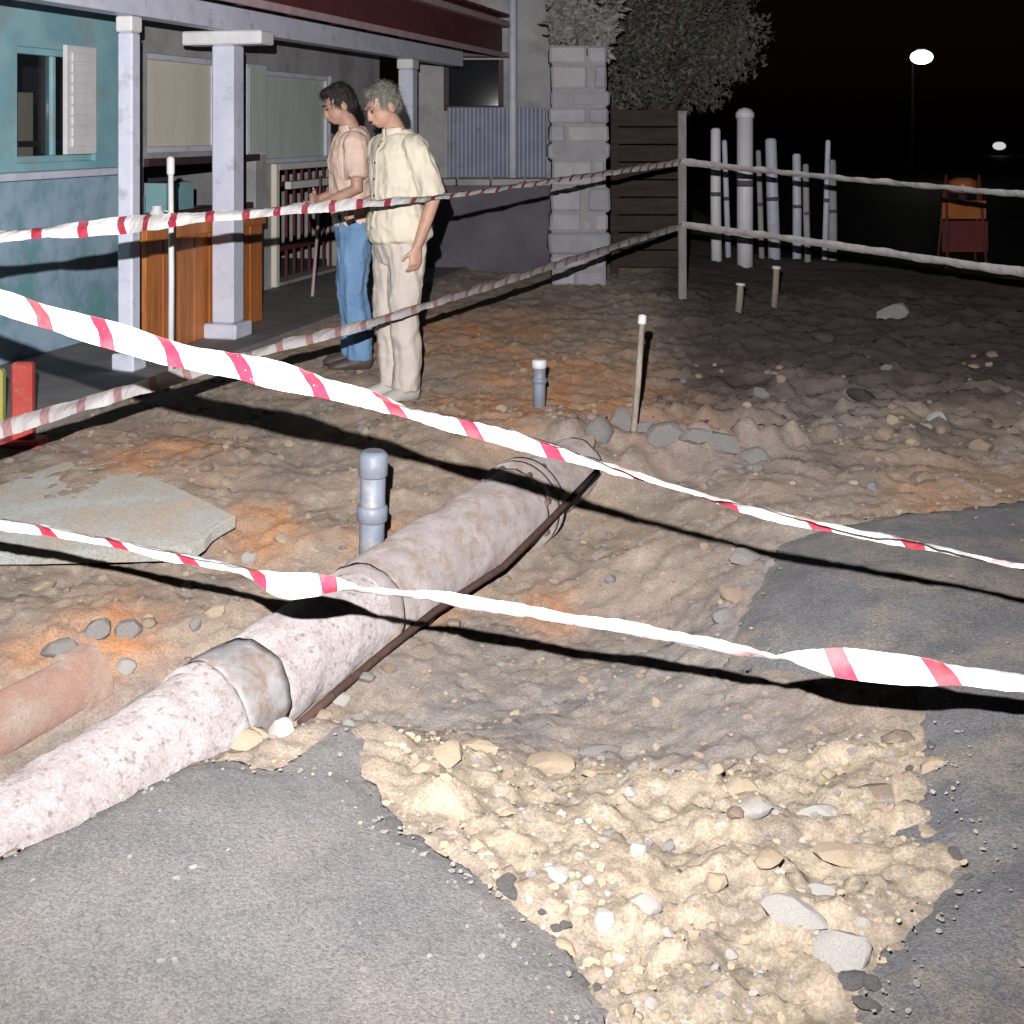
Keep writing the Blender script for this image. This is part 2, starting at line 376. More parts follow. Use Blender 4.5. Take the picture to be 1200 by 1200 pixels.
def stone(px, py, d, size, mi, flat=.6, k=None, asp=1.0, sink=.25):
    x = (px-600)/F*d; z = gh(x, d)
    o = bpy.data.objects.new('stone', ROCKS[(random.randrange(8) if k is None else k, mi)]); C.objects.link(o); o.parent = ground
    o.scale = (size*asp, size, size*flat); o.rotation_euler = (random.uniform(-.3,.3), random.uniform(-.3,.3), random.uniform(0,6.28))
    if asp > 1.4: o.rotation_euler = (random.uniform(-.1,.1), random.uniform(-.1,.1), random.uniform(-.3,.3))
    o.location = (x, d, z+size*flat*(.5-sink)); return o
def dof(py, z): return F*(HC-z)/(py-HOR)
# picked from the photograph: pale and dark chunks in the sand, the lump by the left pipe, pale stones on the far ground
for px, py, z, sz, mi, fl_, asp in ((960,955,-.08,.042,2,.5,1.4),(930,1090,-.05,.055,2,.45,1.4),(985,1135,-.04,.05,2,.5,1.3),(880,970,-.08,.045,2,.5,1.2),(985,1015,-.07,.04,0,.35,1.6),
        (862,985,-.09,.022,3,.7,1),(715,988,-.09,.022,1,.7,1),(785,992,-.09,.018,1,.7,1),(755,1085,-.05,.03,2,.6,1.2),(650,1055,-.04,.028,2,.6,1),(520,905,-.12,.05,0,.6,1.3),(495,930,-.1,.04,0,.6,1),
        (560,880,-.17,.045,0,.5,1.4),(640,880,-.16,.06,0,.4,1.5),(700,900,-.14,.05,0,.45,1.3),(1105,905,-.05,.05,0,.5,1.2),(1030,935,-.08,.05,3,.45,1.6),(700,862,-.2,.035,1,.4,2),(870,930,-.1,.04,0,.6,1),
        (900,1040,-.06,.03,0,.5,1.4),(955,1055,-.06,.035,2,.5,1.2),(840,1060,-.06,.03,0,.6,1),(600,960,-.08,.03,0,.5,1),(820,900,-.13,.05,2,.4,1.2),(1050,870,-.08,.045,3,.5,1.2),(1130,880,-.02,.04,2,.5,1),
        (70,765,-.13,.055,1,.6,1.2),(115,748,-.13,.05,1,.7,1),(150,742,-.13,.05,1,.7,1.1),(150,765,-.13,.035,2,.7,1.2),(95,785,-.13,.045,0,.6,1.2),(135,795,-.13,.04,0,.6,1),(40,790,-.13,.035,1,.6,1),(175,735,-.13,.03,3,.7,1),
        (1048,372,.0,.17,2,.42,1.2),(1098,490,.05,.055,2,.7,1),(1035,505,.05,.06,3,.7,1),(925,425,.03,.09,4,.6,1),(965,400,.02,.1,4,.6,1),(1010,460,.03,.08,4,.6,1.2),(890,460,.03,.06,1,.6,1),(1150,520,.03,.07,3,.6,1),(1080,560,.02,.06,3,.6,1.3),
        (780,522,.0,.09,1,.6,1.4),(815,526,.0,.08,1,.6,1.2),(850,530,.0,.09,1,.55,1.4),(885,535,.0,.07,1,.6,1),(755,508,.02,.07,1,.8,1),(705,512,.05,.09,1,.9,1),(728,498,.05,.07,1,1.2,1),(688,528,.03,.06,3,.8,1),(872,655,-.06,.05,1,.6,1.3),(858,700,-.1,.045,3,.6,1.2),(850,725,-.12,.05,1,.6,1),
        (300,880,-.12,.06,0,.8,1.2),(335,870,-.15,.05,0,.8,1),(290,900,-.06,.04,0,.8,1),(330,895,-.06,.035,2,.7,1),(400,810,-.24,.04,2,.6,1.2),(430,800,-.25,.035,1,.6,1),(415,785,-.26,.03,2,.6,1),(455,790,-.25,.03,3,.6,1),
        (330,640,-.1,.04,0,.6,1),(290,655,-.1,.035,2,.6,1),(470,640,-.12,.05,3,.7,1),(500,610,-.1,.06,0,.6,1.3),(545,600,-.1,.05,0,.5,1),(250,720,-.12,.04,0,.6,1),(220,690,-.12,.03,2,.6,1),(50,690,-.1,.045,0,.5,1.3),
        (410,870,-.06,.02,1,.7,1),(490,1090,.03,.012,2,.6,1),(410,1090,.03,.014,2,.6,1),(170,1155,.03,.012,2,.5,1),(330,1020,.03,.008,0,.6,1),(560,1140,.03,.02,1,.5,1.4),(620,1150,.03,.022,1,.4,1.4),(690,1170,.02,.03,1,.5,1.4)):
    d = dof(py, z); stone(px, py, d, sz, mi, fl_, asp=asp)
rr = random.Random(21)
CHUNKS = []
for k in range(5):
    me = rock_mesh(60+k, 2); me.materials.append(M_ASPH2); me.set_sharp_from_angle(angle=R(28)); CHUNKS.append(me)
for k in range(26):                        # crumbled pavement along the broken edge
    pth = [(-.30,2.86),(-.25,2.76),(-.07,2.6),(.065,2.42),(.15,2.2),(.18,2.05)] if k < 18 else [(.60,2.22),(.74,2.47),(.92,2.65),(.95,2.98),(1.02,3.22)]
    q = rr.random()*(len(pth)-1.001); i_ = int(q); t = q-i_
    x = pth[i_][0]+(pth[i_+1][0]-pth[i_][0])*t+rr.gauss(0,.03); y = pth[i_][1]+(pth[i_+1][1]-pth[i_][1])*t+rr.gauss(0,.03); sz = .010+.018*rr.random()**2
    o = bpy.data.objects.new('pavement_chunk', CHUNKS[k%5]); C.objects.link(o); o.parent = ground
    o.scale = (sz*1.3, sz, sz*.55); o.rotation_euler = (rr.uniform(-.3,.3), rr.uniform(-.3,.3), rr.uniform(0,6.28))
    o.location = (x, y, max(gh(x, y), float(base_h(x, y))+.004)+sz*.15)
rr = random.Random(15)
for k in range(70):
    a_, b_ = SAND[-(1+rr.randrange(4))], SAND[-(2+rr.randrange(3))]; t = rr.random()
    x = a_[0]+(b_[0]-a_[0])*t+rr.gauss(0,.06); y = a_[1]+(b_[1]-a_[1])*t+rr.gauss(0,.06)
    if k%3 == 0: x = rr.uniform(-.25,.9); y = rr.uniform(2.05,3.35)
    stone(x/y*F+600, 0, y, .010+.02*rr.random()**2, rr.choice([0,0,2,2,0]), rr.uniform(.5,.8), k=rr.randrange(8))
rr = random.Random(5)
n_ = 0
while n_ < 190:                            # further stones one could pick out, strewn over the dug ground
    x = rr.uniform(-2.2, 3.2); y = 2.1+6.4*rr.random()**1.3
    if abs(x) > .42*y: continue
    X = np.array([x]); Y = np.array([y])
    if poly_sd(X,Y,LEFT_ASPH)[0] > .05 or poly_sd(X,Y,RIGHT_ASPH)[0] > .1: continue
    w = rr.random(); s = (.009+.016*rr.random()**2)*(.55+y*.18)
    insand = poly_sd(X,Y,SAND)[0] > -.05
    mi = rr.choice([0,0,0,2,2]) if insand else rr.choice([3,3,0,1,1])
    stone(x/y*F+600, 0, y, s*(1.3 if insand else 1), mi, rr.uniform(.5,.9), k=rr.randrange(8)); n_ += 1
# gravel and crumbs, nobody could count them
bmg = bmesh.new(); gv_, gf_, gmi = [], [], []
base = [rock_mesh(40+k, 1) for k in range(5)]
bv = [np.array([v.co[:] for v in b.vertices]) for b in base]; bf = [np.array([p.vertices[:] for p in b.polygons]) for b in base]
rg = np.random.RandomState(12); N = 13000
px = rg.rand(N); gy = 1.75+7.5*rg.rand(N)**1.6; gx = (px*2-1)*(.46*gy+.1)
ghh, gs, gc = ground_h(gx, gy); la = poly_sd(gx,gy,LEFT_ASPH); ra = poly_sd(gx,gy,RIGHT_ASPH)
patch = fbm(gx, gy, 3, 3, 55)
off = 0
bh_ = base_h(gx, gy)
for i in range(N):
    on = max(la[i], ra[i])
    if on > .03:
        edge_near = on < .25
        if not (on < .12 and rg.rand() < .6) and rg.rand() > .035: continue
        z = bh_[i]+.031
        s = .0025+.005*rg.rand()**2
    else:
        if patch[i] < -.2 and rg.rand() < .6: continue
        dk_ = gy[i] > 6.4 and gx[i]-.1*gy[i] > .1
        if dk_ and rg.rand() < .45: continue
        if gs[i] < .3 and rg.rand() < .6: continue
        z = ghh[i]; s = (.004+.011*rg.rand()**3)*(.6+gy[i]*.16)
    k = rg.randint(5); a = rg.rand()*6.28; ca_, sa_ = math.cos(a), math.sin(a)
    v = bv[k]*np.array([s*(1+.6*rg.rand()), s, s*(.5+.4*rg.rand())])
    v = np.stack([v[:,0]*ca_-v[:,1]*sa_+gx[i], v[:,0]*sa_+v[:,1]*ca_+gy[i], v[:,2]+z+s*.2], 1)
    gv_.append(v); gf_.append(bf[k]+off); off += len(v)
    w = rg.rand()
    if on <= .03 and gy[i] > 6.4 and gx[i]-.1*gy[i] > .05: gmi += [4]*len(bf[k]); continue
    gmi += [(0 if w < .5 else 2 if w < .62 else 1 if w < .85 else 3) if gs[i] > .4 else (3 if w < .6 else 1 if w < .95 else 0) if on <= .03 else (1 if w < .9 else 0)]*len(bf[k])
gme = bpy.data.meshes.new('gravel'); gme.from_pydata(np.concatenate(gv_).tolist(), [], np.concatenate(gf_).tolist())
for m in M_ST: gme.materials.append(m)
gme.polygons.foreach_set('material_index', np.array(gmi, np.int32))
gravel = link('gravel', gme); tag(gravel, 'loose gravel and crumbs of soil scattered over the dug ground', 'gravel', kind='stuff')

# ------------------------------------------------------------------ pale concrete slab left of the pipe
M_CONC = mat('pale concrete', (.265,.27,.26), (.205,.21,.20), 4, .9, .4, 70, .2, grain=.15, dirt=(.27,.225,.18), dscale=4, dlo=.45, dhi=.68, drough=.8)
def slab_poly(name, pts, th, m, tilt=(0,0)):
    cx = sum(p[0] for p in pts)/len(pts); cy = sum(p[1] for p in pts)/len(pts)
    z0 = max(gh(x, y) for x, y in pts+[(cx,cy)])-.052
    bm = bmesh.new(); vs = []
    n = len(pts)
    for i in range(n):
        a, b = pts[i], pts[(i+1)%n]
        for t in (0,.25,.5,.75):
            x = a[0]+(b[0]-a[0])*t+random.uniform(-.012,.012); y = a[1]+(b[1]-a[1])*t+random.uniform(-.012,.012)
            vs.append(bm.verts.new((x-cx, y-cy, (x-cx)*tilt[0]+(y-cy)*tilt[1])))
    f = bm.faces.new(vs); ex = bmesh.ops.extrude_face_region(bm, geom=[f])
    for v in [g for g in ex['geom'] if isinstance(g, bmesh.types.BMVert)]: v.co.z += th
    bmesh.ops.bevel(bm, geom=[e for e in bm.edges if e.calc_face_angle(0) > 1], offset=.006, segments=1, affect='EDGES')
    return bmobj(name, bm, m, loc=(cx, cy, z0))
aggregate(M_CONC, 150, .85, 1.15)
o = slab_poly('concrete_slab', [(-2.0,5.7),(-1.75,5.72),(-1.06,4.92),(-1.14,4.55),(-1.9,4.5),(-2.25,5.0)], .05, M_CONC)
tag(o, 'pale grey broken concrete slab lying on the soil left of the pipe', 'slab')

# ------------------------------------------------------------------ the exposed water main
PA = Vector((-1.08,3.3,-.215)); PB = Vector((.40,6.0,-.02)); PD = (PB-PA).normalized()
def pp(s): return PA+PD*s
M_PIPE = mat('lime crusted pipe', (.325,.298,.305), (.25,.222,.222), 12, .85, .7, 45, .2, grain=.2, gscale=120, dirt=(.15,.125,.118), dscale=34, dlo=.53, dhi=.66, drough=.6)
M_PIPE2 = mat('grey pipe', (.265,.24,.242), (.195,.172,.172), 8, .8, .5, 50, .25, grain=.15, dirt=(.19,.148,.122), dscale=14, dlo=.48, dhi=.62, drough=.6)
M_COLL = mat('white sleeve', (.30,.29,.30), (.235,.225,.23), 10, .85, .3, 50, .3, dirt=(.19,.145,.12), dscale=9, dlo=.47, dhi=.62)
M_IRON = mat('rusted iron', (.16,.10,.08), (.10,.075,.07), 14, .8, .6, 60, .3, grain=.3)
pipe = empty('water_main', pp(0))
tag(pipe, 'large exposed water main with jointed sleeves running diagonally through the trench', 'pipe')
def on_pipe(name, s0, s1, r0, r1, m, n=56, wob=.013, seg=None):
    k = seg or max(2, int((s1-s0)/.025)); bm = bmesh.new(); rings = []
    a = PD.orthogonal().normalized(); b = PD.cross(a)
    for i in range(k+1):
        t = i/k; r = r0+(r1-r0)*t; c = pp(s0+(s1-s0)*t)-pp(0); ring = []
        for j in range(n):
            q = 2*math.pi*j/n; dv = a*math.cos(q)+b*math.sin(q)
            ring.append(bm.verts.new(c+dv*(r+wob*mnoise.noise((c+dv*r)*9)+wob*.5*mnoise.noise((c+dv*r)*30))))
        rings.append(ring)
    for i in range(k):
        for j in range(n): bm.faces.new((rings[i][j], rings[i][(j+1)%n], rings[i+1][(j+1)%n], rings[i+1][j]))
    bm.faces.new(rings[0][::-1]); bm.faces.new(rings[-1])
    o = bmobj(name, bm, m, pipe)
    for p in o.data.polygons: p.use_smooth = len(p.vertices) == 4
    return o
on_pipe('barrel', -1.6, .40, .145, .145, M_PIPE)
on_pipe('socket_rim', .385, .425, .158, .158, M_PIPE, seg=2)
on_pipe('sleeve', .425, .62, .151, .151, M_COLL)
on_pipe('barrel', .62, 1.18, .150, .150, M_PIPE)
on_pipe('socket_rim', 1.16, 1.21, .165, .165, M_PIPE2, seg=2)
on_pipe('barrel', 1.21, 2.28, .162, .158, M_PIPE2)
fl1 = on_pipe('flange', 2.28, 2.325, .185, .185, M_PIPE2, seg=2, wob=.002)
fl2 = on_pipe('flange', 2.33, 2.375, .185, .185, M_PIPE2, seg=2, wob=.002)
a_ = PD.orthogonal().normalized(); b_ = PD.cross(a_)
for j in range(8):
    q = 2*math.pi*(j+.5)/8; c = (a_*math.cos(q)+b_*math.sin(q))*.168
    bm = bmesh.new(); add_tube(bm, [pp(2.255)-pp(0)+c, pp(2.40)-pp(0)+c], .013, 6); bo = bmobj('bolt', bm, M_IRON, fl1)
on_pipe('barrel', 2.375, 2.85, .143, .138, M_PIPE2)

M_BAR = mat('rusty bar', (.075,.04,.03), (.045,.028,.024), 25, .85, .6, 80, .3)
bp_ = []
for px_, py_ in ((700,552),(648,606),(590,664),(550,690),(510,716),(455,760),(400,806),(352,848)):
    k_ = (px_-600)/F; t_ = .172+.055*min(1, max(0, (px_-560)/50)); d_ = (t_-2.533)/(.8769*k_-.4807); bp_.append(at(px_, py_, d_))
o = tube('steel_bar', [p-bp_[0] for p in bp_], .013, M_BAR, None, 8); o.location = bp_[0]
tag(o, 'thin rusty bar lying along the right side of the water main', 'bar')
# terracotta drain behind it
M_CLAY = mat('terracotta', (.25,.155,.125), (.19,.12,.10), 7, .85, .5, 50, .2, grain=.2, dirt=(.26,.215,.18), dscale=6, dlo=.46, dhi=.66, drough=.6)
t0 = at(-60,880,3.52); t1 = at(108,792,3.93)
cl = empty('clay_pipe', (t0+t1)/2); tag(cl, 'terracotta drain pipe at the left edge behind the water main', 'pipe')
mid = (t0+t1)/2; dv = (t1-t0).normalized()
t0 = t0-dv*.7
bm = bmesh.new(); add_tube(bm, [t0-mid, t1-mid], .085, 28, cap=False); add_tube(bm, [t1-mid, t0-mid], .066, 28, cap=False)
o = bmobj('barrel', bm, M_CLAY, cl); [setattr(p, 'use_smooth', True) for p in o.data.polygons]
bm = bmesh.new(); add_tube(bm, [t1-mid-dv*.09, t1-mid-dv*.085, t1-mid-dv*.004, t1-mid], [.086,.102,.102,.067], 28, cap=False); bmobj('socket', bm, M_CLAY, cl, smooth=False)

# standpipes and rods
M_PVC = mat('blue grey pvc', (.18,.20,.245), (.13,.145,.185), 8, .5, .2, 60, .4, dirt=(.30,.26,.22), dscale=10, dlo=.55, dhi=.7)
M_CAP = mat('white cap', (.62,.61,.63), (.5,.5,.52), 8, .5, .1, 60, .4)
def standpipe(px, ptop, d, r, m, label, capm, lean=0, name='standpipe'):
    x = (px-600)/F*d; zt = zat(ptop, d); zb = gh(x, d)-.08
    e = empty(name, (x, d, zb)); H = zt-zb; L_ = lean
    tube('barrel', [(0,0,0),(L_*.6,0,H*.6),(L_*.96,0,H*.96)], r, m, e, 20)
    tube('coupling', [(L_*.62,0,H*.62),(L_*.63,0,H*.63),(L_*.70,0,H*.70),(L_*.71,0,H*.71)], [r*1.02,r*1.22,r*1.22,r*1.02], m, e, 20)
    tube('cap', [(L_*.86,0,H*.86),(L_*.87,0,H*.87),(L_*.98,0,H*.98),(L_,0,H)], [r*1.02,r*1.15,r*1.15,r*.8], capm, e, 20)
    return tag(e, label, 'pipe')
standpipe(433, 528, 4.55, .045, M_PVC, 'blue grey standpipe rising beside the water main in mid trench', M_PVC, .015)
standpipe(632, 421, 6.75, .034, M_PVC, 'short grey standpipe with white cap by the orange soil', M_CAP)
M_WOOD = mat('weathered wood', (.30,.25,.21), (.20,.165,.14), 30, .9, .4, 60, .2, stretch=(1,1,.12), grain=.2)
def rod(name, p0, p1, r, m, label, cat, capm=None, group=None):
    e = empty(name, p0); v = Vector(p1)-Vector(p0)
    tube('shaft', [(0,0,0), v*.5+Vector((.004,.002,0)), v], [r, r, r*.9], m, e, 8)
    if capm: tube('tip', [v*.93, v*.94, v*1.0, v*1.01], [r*1.05, r*1.35, r*1.35, r*.7], capm, e, 10)
    return tag(e, label, cat, group)
p0 = at(741,505,6.15); p0.z = gh(p0.x, p0.y)-.06
rod('survey_stake', p0, at(753,370,6.3), .016, M_WOOD, 'thin leaning wooden stake behind the pipe end', 'stake', M_CAP)
for px_, py0, py1, d_, lab in ((865,362,332,10.0,'short pale peg in dark ground below the thick gate post'),(907,345,312,10.6,'short dim peg in dark ground right of the pale peg'),(833,412,395,9.0,'tiny pale peg in soil near the corner post')):
    p0 = at(px_, py0, d_); p0.z = min(gh(p0.x, p0.y), p0.z)-.02
    rod('peg', p0, at(px_+3, py1, d_), .028, M_WOOD, lab, 'peg', M_CAP)
# red stub at the left edge
M_RED = mat('red paint', (.42,.06,.05), (.33,.05,.045), 8, .6, .3, 50, .3, dirt=(.30,.16,.12), dscale=12, dlo=.55, dhi=.7)
M_YEL = mat('yellow green paint', (.38,.36,.10), (.30,.30,.09), 8, .6, .3, 50, .3)
x = at(27,0,6.0).x; zb = gh(x,6.0)-.03; e = empty('marker_stub', (x,6.0,zb)); H = zat(424,6.0)-zb
box('body', (0,0,H/2), (.10,.06,H), M_RED, e, bev=.012); box('foot', (0,0,.03), (.2,.16,.05), M_RED, e, bev=.012)
tag(e, 'stubby red marker block standing behind the tape at the left edge', 'marker')
x = at(-6,0,6.15).x; zb = gh(x,6.15)-.03; e = empty('marker_stub', (x,6.15,zb)); H = zat(432,6.15)-zb
box('body', (0,0,H/2), (.09,.06,H), M_YEL, e, bev=.012); box('foot', (0,0,.03), (.18,.15,.05), M_YEL, e, bev=.012)
tag(e, 'yellow green marker block cut by the left edge beside the red one', 'marker')

# ------------------------------------------------------------------ barrier tapes
def tape_mats(old=False):
    out = []
    for nm, striped in (('tape print', True), ('tape back', False)):
        m = bpy.data.materials.new(nm); m.use_nodes = True; n = m.node_tree; L = n.links; b = n.nodes['Principled BSDF']
        b.inputs['Roughness'].default_value = .38; b.inputs['Specular IOR Level'].default_value = .45
        uv = n.nodes.new('ShaderNodeUVMap'); sp = n.nodes.new('ShaderNodeSeparateXYZ'); L.new(uv.outputs[0], sp.inputs[0])
        ad = n.nodes.new('ShaderNodeMath'); ad.operation = 'MULTIPLY_ADD'; ad.inputs[1].default_value = .55; L.new(sp.outputs[1], ad.inputs[0]); L.new(sp.outputs[0], ad.inputs[2])
        dv_ = n.nodes.new('ShaderNodeMath'); dv_.operation = 'DIVIDE'; dv_.inputs[1].default_value = .205; L.new(ad.outputs[0], dv_.inputs[0])
        fr = n.nodes.new('ShaderNodeMath'); fr.operation = 'FRACT'; L.new(dv_.outputs[0], fr.inputs[0])
        gt = n.nodes.new('ShaderNodeMath'); gt.operation = 'GREATER_THAN'; gt.inputs[1].default_value = .77; L.new(fr.outputs[0], gt.inputs[0])
        mx = n.nodes.new('ShaderNodeMix'); mx.data_type = 'RGBA'; L.new(gt.outputs[0], mx.inputs[0])
        mx.inputs[6].default_value = (.52,.49,.50,1) if old else (.80,.79,.80,1); mx.inputs[7].default_value = ((.36,.20,.21,1) if old else (.42,.035,.07,1)) if striped else ((.48,.43,.44,1) if old else (.66,.46,.46,1))
        tc = n.nodes.new('ShaderNodeTexCoord'); nz = n.nodes.new('ShaderNodeTexNoise'); nz.inputs['Scale'].default_value = 9; nz.inputs['Detail'].default_value = 5
        L.new(tc.outputs['Object'], nz.inputs['Vector'])
        r = n.nodes.new('ShaderNodeMapRange'); r.inputs[1].default_value = .5; r.inputs[2].default_value = .75; r.inputs[4].default_value = .3; L.new(nz.outputs[0], r.inputs[0])
        m2 = n.nodes.new('ShaderNodeMix'); m2.data_type = 'RGBA'; L.new(r.outputs[0], m2.inputs[0]); L.new(mx.outputs[2], m2.inputs[6]); m2.inputs[7].default_value = (.40,.33,.28,1)
        L.new(m2.outputs[2], b.inputs['Base Color'])
        nz2 = n.nodes.new('ShaderNodeTexNoise'); nz2.inputs['Scale'].default_value = 38; nz2.inputs['Detail'].default_value = 3; L.new(tc.outputs['Object'], nz2.inputs['Vector'])
        bp = n.nodes.new('ShaderNodeBump'); bp.inputs['Strength'].default_value = .35; bp.inputs['Distance'].default_value = .01; L.new(nz2.outputs[0], bp.inputs['Height']); L.new(bp.outputs[0], b.inputs['Normal'])
        out.append(m)
    return out
M_TAPE = tape_mats(); M_OLD = tape_mats(True)
PI = math.pi
def spline(P, n):
    P = np.array(P, float); k = len(P); t = np.arange(k); q = np.linspace(0, k-1, n); i = np.clip(np.floor(q).astype(int), 0, k-2); f = (q-i)[:,None]
    Pe = np.vstack([2*P[0]-P[1], P, 2*P[-1]-P[-2]])
    a, b, c, d = Pe[i], Pe[i+1], Pe[i+2], Pe[i+3]
    return .5*((2*b)+(-a+c)*f+(2*a-5*b+4*c-d)*f**2+(-a+3*b-3*c+d)*f**3)
def tape(ctrl, label, w=.075, phase=0, n=420, group=None, curl=.010, mats=None, flip=False):
    """ctrl: (px, py, d, face) - face is the turn of the ribbon: 0 hangs upright, 1.57 lies flat"""
    P = [tuple(at(a,b,c))+(fc,) for a,b,c,fc in ctrl]
    Q = spline(P, n); pos = Q[:,:3]; ang = Q[:,3]+(PI if flip else 0)
    ang = ang+.20*np.array([mnoise.noise((x*6.1, y*6.1, phase*9)) for x, y, _ in pos])
    pos[:,2] += .006*np.array([mnoise.noise((x*3, y*3, 5+phase)) for x, y, _ in pos])
    seg = np.r_[0, np.cumsum(np.linalg.norm(np.diff(pos, axis=0), axis=1))]
    o0 = Vector(pos[0]); vf, uvs = [], []; K = 5
    for i in range(n):
        t = Vector(pos[min(i+1,n-1)]-pos[max(i-1,0)]).normalized()
        side = t.cross(Vector((0,0,1))).normalized(); up = side.cross(t)
        a = ang[i]; wd = up*math.cos(a)+side*math.sin(a); nr = t.cross(wd).normalized()
        for j in range(K):
            q = j/(K-1)*2-1
            c = Vector(pos[i])+wd*q*w/2+nr*(curl*(q*q-.4)+.007*mnoise.noise((seg[i]*9, q*1.6, phase))+.003*mnoise.noise((seg[i]*34, q*3, phase)))
            vf.append((c-o0, nr)); uvs.append((seg[i]+phase, (q+1)/2*w))
    bm = bmesh.new(); uvl = bm.loops.layers.uv.new('UVMap')
    A = [bm.verts.new(c+nr*.0004) for c, nr in vf]; B = [bm.verts.new(c-nr*.0004) for c, nr in vf]
    def face(ids, V, mi, flip):
        vs = [V[k] for k in ids]; us = [uvs[k] for k in ids]
        if flip: vs = vs[::-1]; us = us[::-1]
        f = bm.faces.new(vs); f.material_index = mi; f.smooth = True
        for l, u in zip(f.loops, us): l[uvl].uv = u
    for i in range(n-1):
        for j in range(K-1):
            ids = (i*K+j, (i+1)*K+j, (i+1)*K+j+1, i*K+j+1)
            face(ids, A, 0, False); face(ids, B, 1, True)
    me = bpy.data.meshes.new('barrier_tape'); bm.to_mesh(me); bm.free()
    for m in (mats or M_TAPE): me.materials.append(m)
    return tag(link('barrier_tape', me, loc=o0), label, 'tape', group)
PI = math.pi
# near tapes
tape([(-118,318,3.6,.1),(0,352,3.45,.2),(60,372,3.40,.35),(130,392,3.34,.1),(220,418,3.27,.3),(320,437,3.2,.25),(420,463,3.13,.7),(500,486,3.07,.9),(600,512,3.0,.75),(700,542,2.95,1.05),(790,571,2.9,1.2),(880,595,2.86,.9),(960,613,2.82,1.15),(1060,634,2.78,1.2),(1200,663,2.74,1.15),(1300,684,2.6,.4)],
     'upper of the two near red and white tapes, sagging from left to lower right', phase=.06)
tape([(-118,595,3.6,.2),(0,612,3.40,.75),(100,628,3.34,.85),(200,650,3.28,.8),(290,670,3.22,.7),(332,684,3.2,.05),(372,687,3.17,-.9),(430,692,3.12,-1.95),(510,702,3.06,-2.3),(600,716,3.0,-2.4),(700,734,2.93,-2.35),(800,752,2.86,-2.4),(880,765,2.80,-2.25),(950,774,2.76,-1.3),(1010,780,2.71,-.55),(1120,790,2.65,.35),(1200,797,2.6,.55),(1300,806,2.6,.2)],
     'lower of the two near tapes, mostly white, crossing above the water main', phase=.03, w=.062)
# far tapes
tape([(-70,282,4.0,.2),(0,276,4.3,.9),(60,270,4.5,.95),(140,263,4.8,.4),(200,257,5.2,.7),(300,248,5.6,.9),(400,240,6.15,.7),(450,236,6.4,1.0),(520,229,6.85,1.1),(660,209,8.5,1.0),(800,189,10.95,.6)],
     'upper far tape passing across the porch columns and both men', phase=.1)
tape([(-70,520,4.0,.2),(0,502,4.3,.35),(100,472,4.75,.5),(200,442,5.2,.4),(300,412,5.7,.6),(400,387,6.2,.55),(450,373,6.5,.7),(520,350,6.95,.7),(600,326,7.9,.6),(700,294,9.3,.6),(800,264,10.95,.5)],
     'lower far tape rising from left across the legs of both men', phase=.02, mats=M_OLD)
tape([(800,190,10.95,.5),(900,201,10.2,.9),(1000,211,9.5,.9),(1100,220,8.8,.95),(1200,229,8.1,.9),(1340,236,7.1,.3)], 'upper tape from the corner post to the right before the white posts', phase=.0, mats=M_OLD, flip=True)
tape([(800,264,10.95,.5),(900,277,10.2,.6),(1000,291,9.5,.6),(1100,306,8.8,.6),(1200,320,8.1,.5),(1340,336,7.1,.3)], 'lower tape from the corner post to the right before the white posts', phase=.07, mats=M_OLD, flip=True)
# posts that carry the tapes
M_POST = mat('grey post', (.26,.24,.24), (.18,.165,.165), 20, .85, .4, 50, .2, stretch=(1,1,.2), grain=.2)
def post(px, d, ztop, w, label, name='tape_post', off=.03):
    x = (px-600)/F*d; zb = gh(x, d)-.15; e = empty(name, (x, d+off, zb)); H = ztop-zb
    bm = bmesh.new(); add_box(bm, (0,0,H/2), (w,w,H), None, .006)
    for v in bm.verts:
        v.co.x += .012*mnoise.noise((0,v.co.z,px)); 
    bmobj('shaft', bm, M_POST, e)
    bm = bmesh.new(); 
    for q in (0,): add_box(bm, (0,0,H+.006), (w*1.12,w*1.12,.016), None, .004)
    bmobj('cap', bm, M_POST, e)
    return tag(e, label, 'post')
post(800, 10.95, zat(132,10.95), .07, 'grey corner post where the far tapes meet')
post(-118, 3.6, 1.25, .06, 'left post of the near tapes, outside the picture')
post(1300, 2.6, .75, .06, 'right post of the near tapes, outside the picture')
post(-70, 4.0, 1.3, .06, 'left post of the far tapes, outside the picture')
post(1340, 7.1, 1.3, .07, 'right post of the far tapes, outside the picture')

# ------------------------------------------------------------------ the house with its porch
HO = Vector((-1.98,8.8,0)); HU = Vector((.258,.966,0)); HN = Vector((.966,-.258,0))
HM = Matrix(((HU.x,HN.x,0,HO.x),(HU.y,HN.y,0,HO.y),(0,0,1,0),(0,0,0,1)))       # local (u, n, z) -> world
def u_at(px, n):
    t = (px-600)/F; return (t*(HO.y+n*HN.y)-(HO.x+n*HN.x))/(HU.x-t*HU.y)
def zu(py, u, n): return zat(py, HO.y+n*HN.y+u*HU.y)
house = empty('house', HO); house.rotation_euler = (0,0,0)
tag(house, 'low house with lavender porch columns, teal wall and maroon eave', 'house')
HL = Matrix.Translation(-HO) @ HM                                               # to the house Empty's space
def hbox(name, u0, u1, n0, n1, z0, z1, m, parent=house, bev=.004):
    return box(name, ((u0+u1)/2,(n0+n1)/2,(z0+z1)/2), (abs(u1-u0),abs(n1-n0),abs(z1-z0)), m, parent, HL, bev)
M_LAV = mat('lavender paint', (.66,.68,.80), (.55,.57,.69), 5, .45, .15, 40, .35, dirt=(.42,.42,.47), dscale=7, dlo=.55, dhi=.7)
M_WHT = mat('white paint', (.74,.73,.74), (.64,.63,.65), 6, .55, .1, 40, .35)
